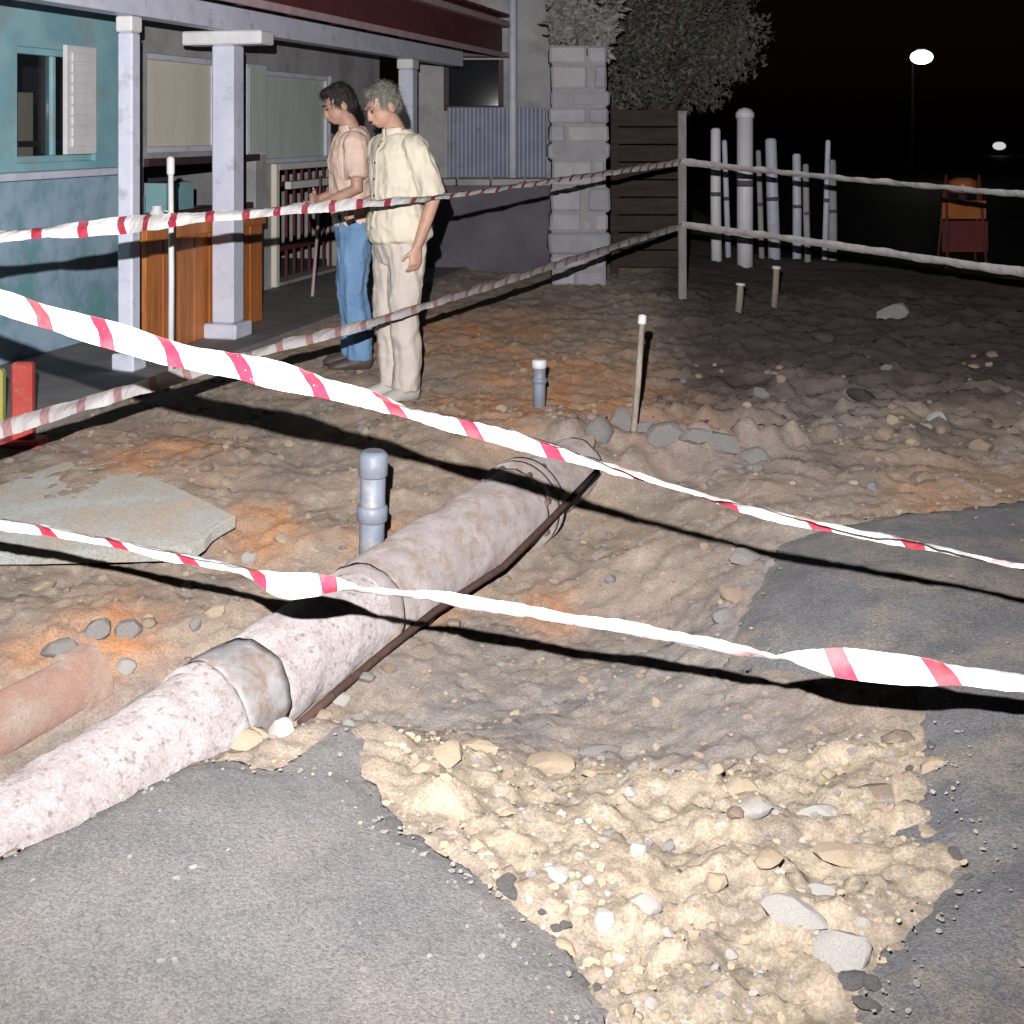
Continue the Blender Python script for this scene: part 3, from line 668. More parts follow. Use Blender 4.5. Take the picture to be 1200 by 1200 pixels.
M_TEAL = mat('teal paint', (.29,.52,.56), (.20,.40,.47), 3, .35, .2, 40, .3, dirt=(.30,.36,.38), dscale=4, dlo=.5, dhi=.7)
M_BLUE = mat('blue grey render', (.36,.50,.62), (.22,.33,.45), 3, .3, .2, 30, .2, dirt=(.16,.36,.37), dscale=3, dlo=.48, dhi=.62)
M_BEIGE = mat('beige blind', (.74,.69,.58), (.66,.62,.54), 6, .8, .1, 60, .2, stretch=(1,1,.1))
M_MAR = mat('maroon paint', (.13,.035,.04), (.09,.028,.035), 5, .5, .2, 40, .35)
M_PINK = mat('pink trim', (.50,.36,.37), (.40,.28,.30), 6, .6, .2, 40, .3)
M_ORW = mat('orange varnished wood', (.52,.185,.045), (.36,.12,.035), 22, .45, .25, 60, .4, stretch=(1,1,.1), grain=.15, gscale=60)
M_DARK = mat('dark interior', (.035,.03,.035), (.02,.018,.022), 4, .8)
M_DWOOD = mat('dark wood', (.07,.04,.04), (.05,.03,.035), 20, .6, .3, 50, .3, stretch=(1,1,.15))
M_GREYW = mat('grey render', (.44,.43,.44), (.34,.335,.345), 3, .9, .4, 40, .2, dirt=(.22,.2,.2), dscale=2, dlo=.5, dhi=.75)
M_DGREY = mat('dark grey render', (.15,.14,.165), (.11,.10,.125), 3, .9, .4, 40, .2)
M_PLINTH = mat('porch concrete', (.26,.25,.25), (.2,.19,.19), 4, .9, .4, 40, .2, grain=.2)
def glass(name, c, rough=.08, alpha=.5):
    m = bpy.data.materials.new(name); m.use_nodes = True; n = m.node_tree; L = n.links; b = n.nodes['Principled BSDF']
    b.inputs['Base Color'].default_value = (*c,1); b.inputs['Roughness'].default_value = rough; b.inputs['Specular IOR Level'].default_value = .5
    b.inputs['Alpha'].default_value = alpha; return m
M_FROST = mat('frosted pane', (.60,.65,.59), (.52,.56,.52), 5, .35, .1, 30, .5, stretch=(1,1,.2))
M_CLEAR = glass('window glass', (.02,.025,.03), .05, .35)

def wall_open(name, u0, u1, z0, z1, n0, n1, opens, m, parent=house):
    us = sorted({u0,u1,*[x for o in opens for x in o[:2]]}); zs = sorted({z0,z1,*[x for o in opens for x in o[2:]]})
    V = {}; bm = bmesh.new()
    def solid(i, k):
        if i < 0 or k < 0 or i >= len(us)-1 or k >= len(zs)-1: return False
        a, b = (us[i]+us[i+1])/2, (zs[k]+zs[k+1])/2
        return not any(o[0] < a < o[1] and o[2] < b < o[3] for o in opens)
    def q(*pts): bm.faces.new([bm.verts.new(HL @ Vector(p)) for p in pts])
    for i in range(len(us)-1):
        for k in range(len(zs)-1):
            if not solid(i, k): continue
            a, b, c, d = us[i], us[i+1], zs[k], zs[k+1]
            q((a,n1,c),(b,n1,c),(b,n1,d),(a,n1,d)); q((a,n0,c),(a,n0,d),(b,n0,d),(b,n0,c))
            if not solid(i-1,k): q((a,n0,c),(a,n1,c),(a,n1,d),(a,n0,d))
            if not solid(i+1,k): q((b,n0,c),(b,n0,d),(b,n1,d),(b,n1,c))
            if not solid(i,k-1): q((a,n0,c),(b,n0,c),(b,n1,c),(a,n1,c))
            if not solid(i,k+1): q((a,n0,d),(a,n1,d),(b,n1,d),(b,n0,d))
    bmesh.ops.remove_doubles(bm, verts=bm.verts, dist=.0005)
    return bmobj(name, bm, m, parent)

WN = -.9                                                                         # the wall stands 0.9 m behind the columns
U0, U1 = -3.6, 5.35
ut = u_at(140, WN)                                                                # teal part ends behind the first column
def rect(p0, p1, y0, y1, n=WN):
    a, b = u_at(p0, n), u_at(p1, n); um = (a+b)/2; return (a, b, zu(y1, um, n), zu(y0, um, n))
wA = rect(20, 112, 58, 190)
wB = rect(172, 257, 66, 178); wB = (wB[0], wB[1], wB[2], wB[3])
hB = (wB[0]-.05, u_at(300, WN), zu(252, u_at(235,WN), WN), wB[2]-.10)
wC = rect(312, 388, 86, 190)
dD = (u_at(322, WN), u_at(402, WN), .08, zu(197, u_at(360,WN), WN))
wall_open('teal_wall', U0, ut, 0, 2.6, WN-.18, WN, [wA], M_TEAL)
wall_open('wall', ut+.003, U1, 0, 2.6, WN-.18, WN, [wB, hB, wC, dD], M_GREYW)
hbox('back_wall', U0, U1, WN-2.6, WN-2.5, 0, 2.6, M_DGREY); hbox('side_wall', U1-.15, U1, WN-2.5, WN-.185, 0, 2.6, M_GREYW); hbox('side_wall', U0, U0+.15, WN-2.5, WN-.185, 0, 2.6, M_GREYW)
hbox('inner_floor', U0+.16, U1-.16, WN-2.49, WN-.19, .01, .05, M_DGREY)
hbox('wainscot', U0, ut-.01, WN+.002, WN+.05, .0, wA[2]-.10, M_BLUE)
hbox('window_ledge', U0, ut-.005, WN+.002, WN+.14, wA[2]-.098, wA[2]-.05, M_LAV)
hbox('porch_floor', U0, U1, WN+.003, .32, -.12, .055, M_PLINTH, bev=.01)
hbox('ceiling', U0, U1, WN-2.5, .36, 2.605, 2.66, M_MAR)
# left window: frame, glass, drawn curtain, open white shutter leaf
def window(name, r, m, paneM, nn=WN-.06, mull=(), fw=.045):
    w = hbox(name, r[0], r[1], nn-.03, nn+.03, r[2], r[2]+fw, m)
    u0, u1, z0, z1 = r
    hbox('frame', u0, u0+fw, nn-.03, nn+.03, z0+fw+.001, z1-fw-.001, m, w); hbox('frame', u1-fw, u1, nn-.03, nn+.03, z0+fw+.001, z1-fw-.001, m, w)
    hbox('frame', u0, u1, nn-.03, nn+.03, z1-fw, z1, m, w)
    prev = u0+fw
    for q in list(mull)+[None]:
        e_ = u1-fw if q is None else u0+(u1-u0)*q-.02
        hbox('pane', prev+.002, e_-.002, nn-.006, nn+.006, z0+fw+.002, z1-fw-.002, paneM, w, bev=0)
        if q is not None:
            hbox('mullion', e_, e_+.04, nn-.028, nn+.028, z0+fw+.001, z1-fw-.001, m, w); prev = e_+.04
    return w
w = window('window', wA, M_TEAL, M_CLEAR, mull=(.5,))
hbox('curtain', wA[0]+.05, wA[0]+(wA[1]-wA[0])*.55, WN-.24, WN-.22, wA[2]+.02, wA[2]+(wA[3]-wA[2])*.62, M_BEIGE, w)
hbox('shelf', wA[0]+.05, wA[1]-.05, WN-.5, WN-.2, wA[2]+.10, wA[2]+.14, M_DWOOD, w)
sh0, sh1 = u_at(76, WN+.03), u_at(111, WN+.03)
sh = hbox('shutter', sh0, sh1, WN+.012, WN+.045, zu(180,sh1,WN), zu(56,sh1,WN), M_WHT)
for k in range(9):
    z_ = zu(180,sh1,WN)+.08+k*(zu(56,sh1,WN)-zu(180,sh1,WN)-.16)/8.0
    hbox('slat', sh0+.05, sh1-.05, WN+.046, WN+.058, z_-.03, z_+.03, M_WHT, sh, bev=.003)
window('window', wB, M_LAV, M_BEIGE)
window('window', wC, M_LAV, M_FROST)
pn = hbox('side_light', u_at(286,WN), u_at(309,WN), WN+.002, WN+.03, zu(182,u_at(298,WN),WN), zu(76,u_at(298,WN),WN), M_LAV); hbox('pane', u_at(288,WN), u_at(307,WN), WN+.031, WN+.036, zu(178,u_at(298,WN),WN), zu(80,u_at(298,WN),WN), M_FROST, pn, bev=0)
hbox('shelf_rail', dD[0]+.1, dD[1]-.02, WN+.052, WN+.11, zu(216,u_at(380,WN),WN), zu(208,u_at(380,WN),WN), M_WHT)
tube('conduit', [HL @ Vector((u_at(264,WN), WN+.02, .06)), HL @ Vector((u_at(264,WN), WN+.02, 2.5))], .014, M_LAV, house, 8)
# hatch above the counter
hh = hbox('hatch', hB[0], hB[1], WN-.10, WN-.02, hB[2], hB[2]+.05, M_DWOOD); hbox('shelf', hB[0]+.05, hB[1]-.05, WN-.5, WN-.2, hB[2]-.02, hB[2]+.02, M_BLUE, hh)
hbox('box', hB[0]+.12, hB[0]+.4, WN-.45, WN-.22, hB[2]+.022, hB[2]+.18, M_BLUE, hh); hbox('box', hB[0]+.7, hB[0]+1.15, WN-.45, WN-.22, hB[2]+.022, hB[2]+.26, M_TEAL, hh)
hbox('lintel', wB[0]-.05, u_at(300,WN), WN+.002, WN+.04, wB[2]-.098, wB[2]-.04, M_DWOOD)
# doorway with bars
dr = hbox('door_frame', dD[0]-.07, dD[0]-.003, WN-.04, WN+.05, .06, dD[3]+.06, M_BEIGE)
hbox('frame', dD[1]+.003, dD[1]+.07, WN-.04, WN+.05, .06, dD[3]+.06, M_DWOOD, dr); hbox('frame', dD[0], dD[1], WN-.04, WN+.05, dD[3]+.003, dD[3]+.06, M_WHT, dr)
for k in range(9):
    u_ = dD[0]+.1+k*(dD[1]-dD[0]-.2)/8
    hbox('bar', u_-.012, u_+.012, WN-.11, WN-.085, .08, dD[3]-.01, M_MAR, dr)
for z_ in (.35, .95): hbox('rail', dD[0]+.01, dD[1]-.01, WN-.084, WN-.07, z_, z_+.05, M_MAR, dr)
# columns, beam, brackets
def column(px, w, ztop, nn=0):
    u = u_at(px, nn)
    c = hbox('column', u-w/2, u+w/2, nn-w/2, nn+w/2, .16, ztop-.1, M_LAV, bev=.012)
    hbox('plinth', u-w*.75, u+w*.75, nn-w*.75, nn+w*.75, .056, .159, M_LAV, c, bev=.01)
    hbox('capital', u-w*.62, u+w*.62, nn-.30 if w > .155 else nn-w*.55, nn+.30 if w > .155 else nn+w*.55, ztop-.099, ztop-.003, M_WHT, c, bev=.01)
    return u
BT = 2.17
uc = [column(151,.10,BT), column(267,.165,BT), column(478,.15,BT)]
hbox('beam', U0, U1, -.07, .07, BT, BT+.17, M_LAV)
for k in range(11):
    u_ = U0+.35+k*.82; hbox('rafter', u_-.035, u_+.035, WN+.005, .44, BT+.172, BT+.26, M_MAR)
hbox('soffit', U0, U1, WN+.005, .44, BT+.262, BT+.285, M_MAR)
# maroon fascia with pink trim, tiles on the roof edge
hbox('fascia', U0, U1+.1, .445, .48, BT+.13, BT+.47, M_MAR)
hbox('trim', U0, U1+.1, .482, .505, BT+.10, BT+.155, M_PINK)
hbox('gutter', U0, U1+.1, .482, .57, BT+.43, BT+.49, M_PINK)
hbox('upper_wall', U0, U1, -.45, -.30, 2.665, 4.2, M_LAV)
rf = hbox('roof', U0, U1, -.295, .48, BT+.50, BT+.54, M_MAR)
for k in range(30):
    u_ = U0+.1+k*.3; hbox('tile', u_, u_+.28, .2, .56, BT+.541, BT+.57, M_MAR, rf)
# counter front of upright boards
cu0, cu1 = u_at(172, -.1), u_at(312, -.1)
ct = hbox('counter', cu0, cu1, -.30, -.10, .78, .87, M_ORW); nb = 8
for k in range(nb):
    a = cu0+.02+k*(cu1-cu0-.04)/nb; hbox('board', a, a+(cu1-cu0-.04)/nb-.008, -.15, -.122+random.uniform(0,.006), .057, .779, M_ORW, ct)
hbox('board', cu1-.02, cu1-.0, -.28, -.16, .057, .779, M_MAR, ct); hbox('kick_rail', cu0+.01, cu1-.01, -.21, -.155, .057, .2, M_DWOOD, ct)
jq = HM @ Vector((u_at(184,-.2), -.2, .871)); e = empty('jug', jq); tag(e, 'small white jug standing on the orange counter', 'jug')
tube('body', [(0,0,0),(0,0,.02),(0,0,.07),(0,0,.11),(0,0,.125)], [.035,.045,.05,.03,.036], M_WHT, e, 16); tube('handle', [(.045,0,.09),(.075,0,.085),(.078,0,.05),(.045,0,.03)], .007, M_WHT, e, 8)
# wing at the far end, facing the street
def wbox(name, x0, x1, y0, y1, z0, z1, m, parent=house, bev=.004):
    return box(name, ((x0+x1)/2-HO.x,(y0+y1)/2-HO.y,(z0+z1)/2), (x1-x0,y1-y0,z1-z0), m, parent, None, bev)
def X(px, d): return (px-600)/F*d
YW = 14.6
def wing():
    us = [X(470,YW), X(520,YW), X(590,YW), X(652,YW)]; zs = [0, zat(130,YW), zat(70,YW), 3.6]
    for i in range(3):
        for k in range(3):
            if i == 1 and k == 1: continue
            if (i, k) in ((0,0),(0,1),(0,2)) and k: continue
            if i == 0: wbox('wing_wall', us[0], us[1]-.0005, YW, YW+.2, 0, 3.6, M_GREYW, bev=0); continue
            if i == 2 and k: continue
            if i == 2: wbox('wing_wall', us[2]+.0005, us[3], YW, YW+.2, 0, 3.6, M_GREYW, bev=0); continue
            wbox('wing_wall', us[1], us[2], YW, YW+.2, zs[k], zs[k+1], M_GREYW, bev=0)
    w = wbox('window', us[1], us[2], YW+.02, YW+.08, zs[1], zs[1]+.06, M_DWOOD)
    wbox('frame', us[1], us[1]+.06, YW+.02, YW+.08, zs[1]+.061, zs[2], M_DWOOD, w); wbox('frame', us[2]-.06, us[2], YW+.02, YW+.08, zs[1]+.061, zs[2], M_DWOOD, w)
    for ch in w.children: pass
    wbox('pane', us[1]+.061, us[2]-.061, YW+.045, YW+.055, zs[1]+.062, zs[2], M_CLEAR, w, bev=0)
    wbox('backing', us[1]-.2, us[2]+.2, YW+.9, YW+.95, zs[1]-.3, zs[2]+.3, M_DARK, w, bev=0)
    wbox('awning', us[1]-.05, us[2]+.08, YW-.25, YW-.002, zs[2]+.02, zs[2]+.07, M_MAR)
wing()
# corrugated sheeting
def corrugated(name, x0, x1, y, z0, z1, m):
    bm = bmesh.new(); n = 72; A, B = [], []
    for i in range(n+1):
        x = x0+(x1-x0)*i/n-HO.x; yy = y-HO.y+.018*math.sin(i*math.pi/3)
        A.append((bm.verts.new((x,yy,z0)), bm.verts.new((x,yy,z1)))); B.append((bm.verts.new((x,yy+.004,z0)), bm.verts.new((x,yy+.004,z1))))
    for i in range(n):
        bm.faces.new((A[i][0],A[i+1][0],A[i+1][1],A[i][1])); bm.faces.new((B[i][0],B[i][1],B[i+1][1],B[i+1][0]))
    return bmobj(name, bm, m, house)
M_CORR = mat('blue grey sheeting', (.30,.33,.42), (.24,.27,.36), 4, .5, .1, 40, .4, dirt=(.2,.18,.18), dscale=5, dlo=.55, dhi=.75)
corrugated('sheeting', X(524,14.3), X(640,14.3), 14.35, .95, zat(126,14.3), M_CORR)
tube('downpipe', [Vector((X(601,14.2),14.2,.3))-HO, Vector((X(601,14.2),14.2,3.6))-HO], .045, M_LAV, house, 14)
# leaning stick by the door, thin white stake before the counter
rod('broom_handle', HM @ Vector((u_at(366,-.3), -.3, .056)), HM @ Vector((u_at(390,-.5), -.62, 1.05)), .014, M_PINK, 'thin pinkish stick leaning in the dark doorway beside the men', 'stick')
p0 = at(200,385,7.35); p0.z = gh(p0.x,p0.y)-.05
rod('tape_stake', p0, at(200,186,7.35), .017, M_WHT, 'thin white capped stake standing before the orange counter', 'stake', M_WHT)

# low wall with coping in front of the wing
lw = empty('garden_wall', (X(580,13.4),13.4,0)); tag(lw, 'low dark grey wall with pale coping beyond the men', 'wall')
x0_, x1_ = X(500,13.4)-lw.location.x, X(652,13.4)-lw.location.x
box('wall', ((x0_+x1_)/2,0,.44), (x1_-x0_,.22,.92), M_DGREY, lw); 
for k in range(4):
    a = x0_-.03+k*(x1_-x0_+.06)/4; b = a+(x1_-x0_+.06)/4-.012
    box('coping_stone', ((a+b)/2,0,.938), (b-a,.30,.07), M_GREYW, lw, bev=.01)

# ------------------------------------------------------------------ stone pillar
M_BLK = [mat('pillar block a', (.42,.41,.46), (.34,.33,.38), 5, .9, .6, 25, .2, grain=.2), mat('pillar block b', (.36,.355,.40), (.29,.285,.33), 5, .9, .6, 25, .2, grain=.2), mat('pillar block c', (.46,.44,.46), (.38,.36,.38), 5, .9, .6, 25, .2, grain=.2)]
M_MORT = mat('mortar', (.34,.33,.35), (.28,.27,.29), 8, .95, .4, 40)
PY = 12.4; pil = empty('stone_pillar', (X(677,PY),PY,0)); tag(pil, 'pale grey stone block pillar at the end of the house', 'pillar')
PW = .56; PHt = zat(62,PY)
box('core', (0,0,PHt/2-.02), (PW-.05,PW-.05,PHt-.04), M_MORT, pil)
rr = random.Random(3); z0 = 0.0
while z0 < PHt-.05:
    ch = rr.uniform(.12,.26); ch = min(ch, PHt+.06-z0); cuts = sorted(rr.sample([.28,.36,.45,.55,.64,.74], rr.choice((0,1,1,2)))) ; cuts = [0]+cuts+[1]
    for a0, a1 in zip(cuts, cuts[1:]):
        if a1-a0 < .12: continue
        xa, xb = -PW/2+PW*a0+.006, -PW/2+PW*a1-.006
        if a0 == 0: xa += rr.uniform(-.025,.03)
        if a1 == 1: xb += rr.uniform(-.03,.025)
        bm = bmesh.new(); add_box(bm, ((xa+xb)/2, rr.uniform(-.02,.02), z0+ch/2), (xb-xa, PW+rr.uniform(-.03,.03), ch-.012), None, .022)
        for v in bm.verts: v.co += Vector([.014*mnoise.noise(v.co*7+Vector((q*9, 0, 0))) for q in range(3)])
        bmobj('block', bm, rr.choice(M_BLK), pil)
    z0 += ch

# ------------------------------------------------------------------ board fence, white fence
fx0, fx1, FY = X(716,13.2), X(806,13.2), 13.2
bf_ = empty('board_fence', ((fx0+fx1)/2,FY,0)); tag(bf_, 'dark brown board fence under the tree beside the pillar', 'fence')
M_BRD = mat('brown boards', (.06,.044,.038), (.038,.029,.027), 18, .85, .5, 40, .2, stretch=(.15,1,1), grain=.25)
H_ = zat(128,FY); nb = 9
for k in range(nb):
    z0 = .06+k*(H_-.06)/nb
    box('board', (random.uniform(-.01,.01), random.uniform(-.006,.006), z0+(H_-.06)/nb/2), (fx1-fx0, .025, (H_-.06)/nb-.014), M_BRD, bf_)
for s in (-1, 1): box('post', (s*(fx1-fx0)/2*.9, .06, H_/2-.04), (.08,.08,H_+.12), M_BRD, bf_)
WY = 14.3
M_FENCEW = mat('white fence paint', (.84,.84,.88), (.76,.76,.82), 5, .5, .15, 30, .4, dirt=(.5,.5,.52), dscale=5, dlo=.6, dhi=.75)
gp = empty('gate_post', (X(873,WY-.3),WY-.3,0)); tag(gp, 'thick bright white gate post right of the corner post', 'post')
w_ = .175; zt = zat(126,WY-.3)
bm = bmesh.new(); add_tube(bm, [(0,0,-.1),(0,0,zt-.12)], w_/2, 20); o = bmobj('shaft', bm, M_FENCEW, gp)
for p in o.data.polygons: p.use_smooth = len(p.vertices) == 4
tube('cap', [(0,0,zt-.119),(0,0,zt-.11),(0,0,zt-.06),(0,0,zt-.02),(0,0,zt)], [w_*.5,w_*.58,w_*.58,w_*.4,w_*.1], M_FENCEW, gp, 20)
tube('shadow_band', [(0,0,.86),(0,0,.93)], w_*.515, M_DGREY, gp, 20)  # dark ring standing in for the upper tape's cast shadow on the post
rr = random.Random(9)
for px_, wpx, y0, mm, lab in ((840,13,150,M_FENCEW,'white timber post between the corner post and the thick gate post'),(854,7,164,M_LAV,'thin pale post tight against the left side of the gate post'),
        (893,7,176,M_GREYW,'thin grey post just right of the gate post'),(908,15,162,M_LAV,'broad pale post second right of the gate post'),(934,11,180,M_LAV,'pale post third right of the gate post'),
        (947,8,192,M_GREYW,'short grey post in the middle of the row of pale posts'),(966,7,164,M_LAV,'tall thin post near the right end of the pale row'),(976,11,187,M_GREYW,'rightmost grey post of the pale row')):
    d_ = WY+rr.uniform(-.2,.5); w_ = wpx/F*d_; xx = X(px_,d_); zb_ = gh(xx,d_)-.1; e = empty('fence_post', (xx,d_,zb_)); H_ = zat(y0,d_)-zb_; lx = rr.uniform(-.05,.05)
    bm = bmesh.new()
    add_tube(bm, [(0,0,0),(lx*.5+rr.uniform(-.008,.008),0,H_*.5),(lx,0,H_*.985),(lx,0,H_)], [(w_*.5,w_*.42),(w_*.48,w_*.42),(w_*.45,w_*.4),(w_*.3,w_*.28)], 10)
    bmobj('shaft', bm, mm, e, smooth=True)
    tube('collar', [(lx*.5,0,H_*.52),(lx*.55,0,H_*.55)], w_*.52, M_DGREY, e, 10)
    tag(e, lab, 'post', 'pale posts beyond the tapes')

# ------------------------------------------------------------------ tree and shrub
M_BARK = mat('bark', (.11,.085,.07), (.07,.055,.045), 12, .95, .9, 30, .1, stretch=(1,1,.25))
def leafmat(name, c1, c2):
    m = mat(name, c1, c2, 2.2, .55, 0, 40, .35); b = m.node_tree.nodes['Principled BSDF']; return m
M_LEAF = leafmat('tree leaf', (.16,.155,.135), (.085,.09,.07)); M_LEAF2 = leafmat('shrub leaf', (.34,.33,.31), (.24,.235,.225))
def foliage(centres, n, size, rng):
    V, Fc = [], []; off = 0
    for i in range(n):
        c, r = centres[rng.randint(len(centres))]
        d = rng.normal(size=3); d /= np.linalg.norm(d); p = np.array(c)+d*np.array(r)*(rng.rand()**.45)
        a = rng.normal(size=3); a /= np.linalg.norm(a); b = np.cross(a, rng.normal(size=3)); b /= np.linalg.norm(b); nn = np.cross(a,b)
        L_ = size*(.6+.8*rng.rand()); w = L_*.42
        V += [p, p+a*L_*.5+b*w*.5+nn*L_*.06, p+a*L_, p+a*L_*.5-b*w*.5+nn*L_*.06]
        Fc += [(off,off+1,off+2),(off,off+2,off+3)]; off += 4
    return V, Fc
rng = np.random.RandomState(4)
TY = 15.0; tb = Vector((X(765,TY),TY,0)); tree = empty('tree', tb); tag(tree, 'leafy tree dimly lit over the board fence', 'tree')
bm = bmesh.new(); add_tube(bm, [(0,0,-.2),(.05,0,.6),(0,.05,1.4),(.12,0,2.1),(.2,0,2.7)], [.19,.15,.13,.12,.09], 12)
limbs = []
for k in range(9):
    a = k*2.4; z0 = 1.5+.13*k; e_ = Vector((math.cos(a)*(.7+.3*random.random())+.1, math.sin(a)*.9, z0+.7+.6*random.random()))
    s_ = Vector((.08,0,z0)); mdl = (s_+e_)/2+Vector((0,0,.12)); add_tube(bm, [s_, mdl, e_], [.06,.045,.02], 7); limbs += [mdl, e_]
o = bmobj('trunk', bm, M_BARK, tree, smooth=True)
cs = [(tuple(l+Vector((random.uniform(-.2,.2), random.uniform(-.3,.3), random.uniform(-.1,.3)))), (.42,.42,.34)) for l in limbs]
for px_, py_ in ((715,60),(740,20),(790,40),(830,60),(850,15),(855,70),(830,105),(760,100),(720,110),(800,0),(850,-40),(760,-50),(700,-20),(870,-20),(865,40),(780,125)):
    p = Vector((X(px_,TY),TY+random.uniform(-.5,.5),zat(py_,TY)))-tb; cs.append((tuple(p), (.36,.42,.28)))
    limbs.append(p)
    bm = None
V_, F_ = foliage(cs, 17000, .08, rng); me = bpy.data.meshes.new('crown'); me.from_pydata([tuple(v) for v in V_], [], F_); link('crown', me, M_LEAF, tree)
bm = bmesh.new()
for p, _ in cs[18:]:
    p = Vector(p); add_tube(bm, [(.12,0,2.0+.2*random.random()), (p+Vector((.12,0,2.1)))/2+Vector((0,0,.1)), p], [.035,.025,.01], 6)
bmobj('branch', bm, M_BARK, tree, smooth=True)
sb = Vector((X(684,12.9),12.9,0)); shrub = empty('shrub', sb); tag(shrub, 'pale leafy shrub rising above the stone pillar', 'shrub')
bm = bmesh.new(); tips = []
for k in range(7):
    a = -.5+k*.17; e_ = Vector((math.sin(a)*.55, random.uniform(-.1,.1), 2.5+.3*random.random()))
    add_tube(bm, [(0,.0,-.1),(math.sin(a)*.1,0,1.3),e_*.85+Vector((0,0,.2)),e_], [.03,.022,.014,.006], 6); tips.append(e_)
bmobj('stem', bm, M_BARK, shrub, smooth=True)
V_, F_ = foliage([(tuple(t), (.13,.15,.22)) for t in tips]+[(tuple(t*.93), (.10,.12,.16)) for t in tips], 1500, .10, rng); me = bpy.data.meshes.new('foliage'); me.from_pydata([tuple(v) for v in V_], [], F_); link('foliage', me, M_LEAF2, shrub)

# ------------------------------------------------------------------ red warning board, street lamps
M_DRED = mat('faded dark red', (.14,.03,.028), (.09,.022,.022), 8, .8)
M_ORG = mat('orange lens', (.40,.13,.04), (.3,.1,.03), 8, .35, 0, 40, .5)
RY = 14.0; rb = empty('warning_board', (X(1128,RY),RY,-.01)); tag(rb, 'red warning board with an orange lantern in the dark at right', 'sign')
for s in (-1,1):
    tube('leg', [(s*.21,-.14,0),(s*.18,0,1.0)], .016, M_DRED, rb, 8); tube('leg', [(s*.21,.2,0),(s*.18,.005,.98)], .016, M_DRED, rb, 8)
box('board', (0,-.075,.33), (.50,.02,.34), M_DRED, rb); box('board', (0,-.045,.62), (.48,.02,.20), M_ORG, rb)
tube('lantern', [(0,0,.80),(0,0,.81),(0,0,.93),(0,0,.97)], [.06,.15,.15,.08], M_ORG, rb, 18); tube('lantern_base', [(0,0,.70),(0,0,.799)], .05, M_DARK, rb, 12)
box('cross_bar', (0,0,.70), (.42,.03,.03), M_DRED, rb)
def emis(name, c, s):
    m = bpy.data.materials.new(name); m.use_nodes = True; b = m.node_tree.nodes['Principled BSDF']
    b.inputs['Base Color'].default_value = (.8,.8,.8,1); b.inputs['Emission Color'].default_value = (*c,1); b.inputs['Emission Strength'].default_value = s; return m
M_STEEL = mat('dark steel', (.006,.006,.007), (.004,.004,.005), 6, .6, .1, 40, .4)
def lamp(px, py, d, size, strength, label, col=(1,.97,.9), watt=0):
    x, z = X(px,d), zat(py,d); e = empty('street_lamp', (x,d,0))
    tube('pole', [(0,1.2*size,-.2),(0,1.2*size,z*.6),(0,1.2*size,z-.1),(0,.9*size,z+.36*size),(0,.1*size,z+.38*size)], [.09,.07,.06,.05,.045], M_STEEL, e, 10)
    bm = bmesh.new(); add_ell(bm, (0,0,z+.34*size), (size*.22,size*.22,size*.07)); hd = bmobj('hood', bm, M_STEEL, e, smooth=True)
    bm = bmesh.new(); add_ell(bm, (0,0,z), (size*.46,size*.46,size*.30)); bmobj('lens', bm, emis('lamp glow', col, strength), e, smooth=True)
    if watt:
        l = bpy.data.lights.new('lamp_light', 'POINT'); l.energy = watt; l.color = col; l.shadow_soft_size = .3
        lo = bpy.data.objects.new('lamp_light', l); C.objects.link(lo); lo.parent = e; lo.location = (0,0,z-.35*size)
    return tag(e, label, 'street lamp')
lamp(1080, 67, 38, .72, 5, 'brightest street lamp glowing in the black sky at upper right', watt=0)
lamp(1171, 171, 70, .75, .62, 'faint far street lamp near the right edge, highest of the small lights', (.95,.97,1))
lamp(1157, 189, 75, .9, .30, 'faint far street lamp just below and left of the highest small light', (.95,.97,1))
lamp(1121, 184, 80, .8, .20, 'faintest far street lamp, leftmost of the three small lights', (.95,.97,1))

# ------------------------------------------------------------------ the two men
def remesh(name, build, m, parent, vox=.007, smooth=3, disp=0, dsize=.08, cuts=None):
    bm = bmesh.new(); build(bm); bmesh.ops.recalc_face_normals(bm, faces=bm.faces)
    me = bpy.data.meshes.new(name); bm.to_mesh(me); bm.free()
    o = bpy.data.objects.new(name+'_src', me); C.objects.link(o)
    r = o.modifiers.new('r', 'REMESH'); r.mode = 'VOXEL'; r.voxel_size = vox
    if smooth: s = o.modifiers.new('s', 'SMOOTH'); s.factor = .5; s.iterations = smooth
    dg = bpy.context.evaluated_depsgraph_get(); ev = o.evaluated_get(dg)
    me2 = bpy.data.meshes.new_from_object(ev); me2.name = name
    bpy.data.objects.remove(o)
    if disp:
        off = Vector((random.random()*9, random.random()*9, 0))
        nr = [v.normal.copy() for v in me2.vertices]
        for v, nn in zip(me2.vertices, nr):
            p = v.co; q = Vector((p.x/dsize, p.y/dsize, p.z/dsize*.32+.35*p.x/dsize))+off; q2 = Vector((p.x/dsize*.5, p.y/dsize*.5, p.z/dsize*1.1))+off
            fo = (.55-abs(mnoise.noise(q))*1.7)+.55*(.5-abs(mnoise.noise(q2+q*.3))*1.5)+.25*mnoise.noise(q*2.7) if disp > .01 else mnoise.noise(q)+.5*mnoise.noise(q*2.1)
            v.co = p+nn*disp*fo
    me2.materials.clear(); me2.materials.append(m)
    return link(name, me2, m, parent, smooth=True)

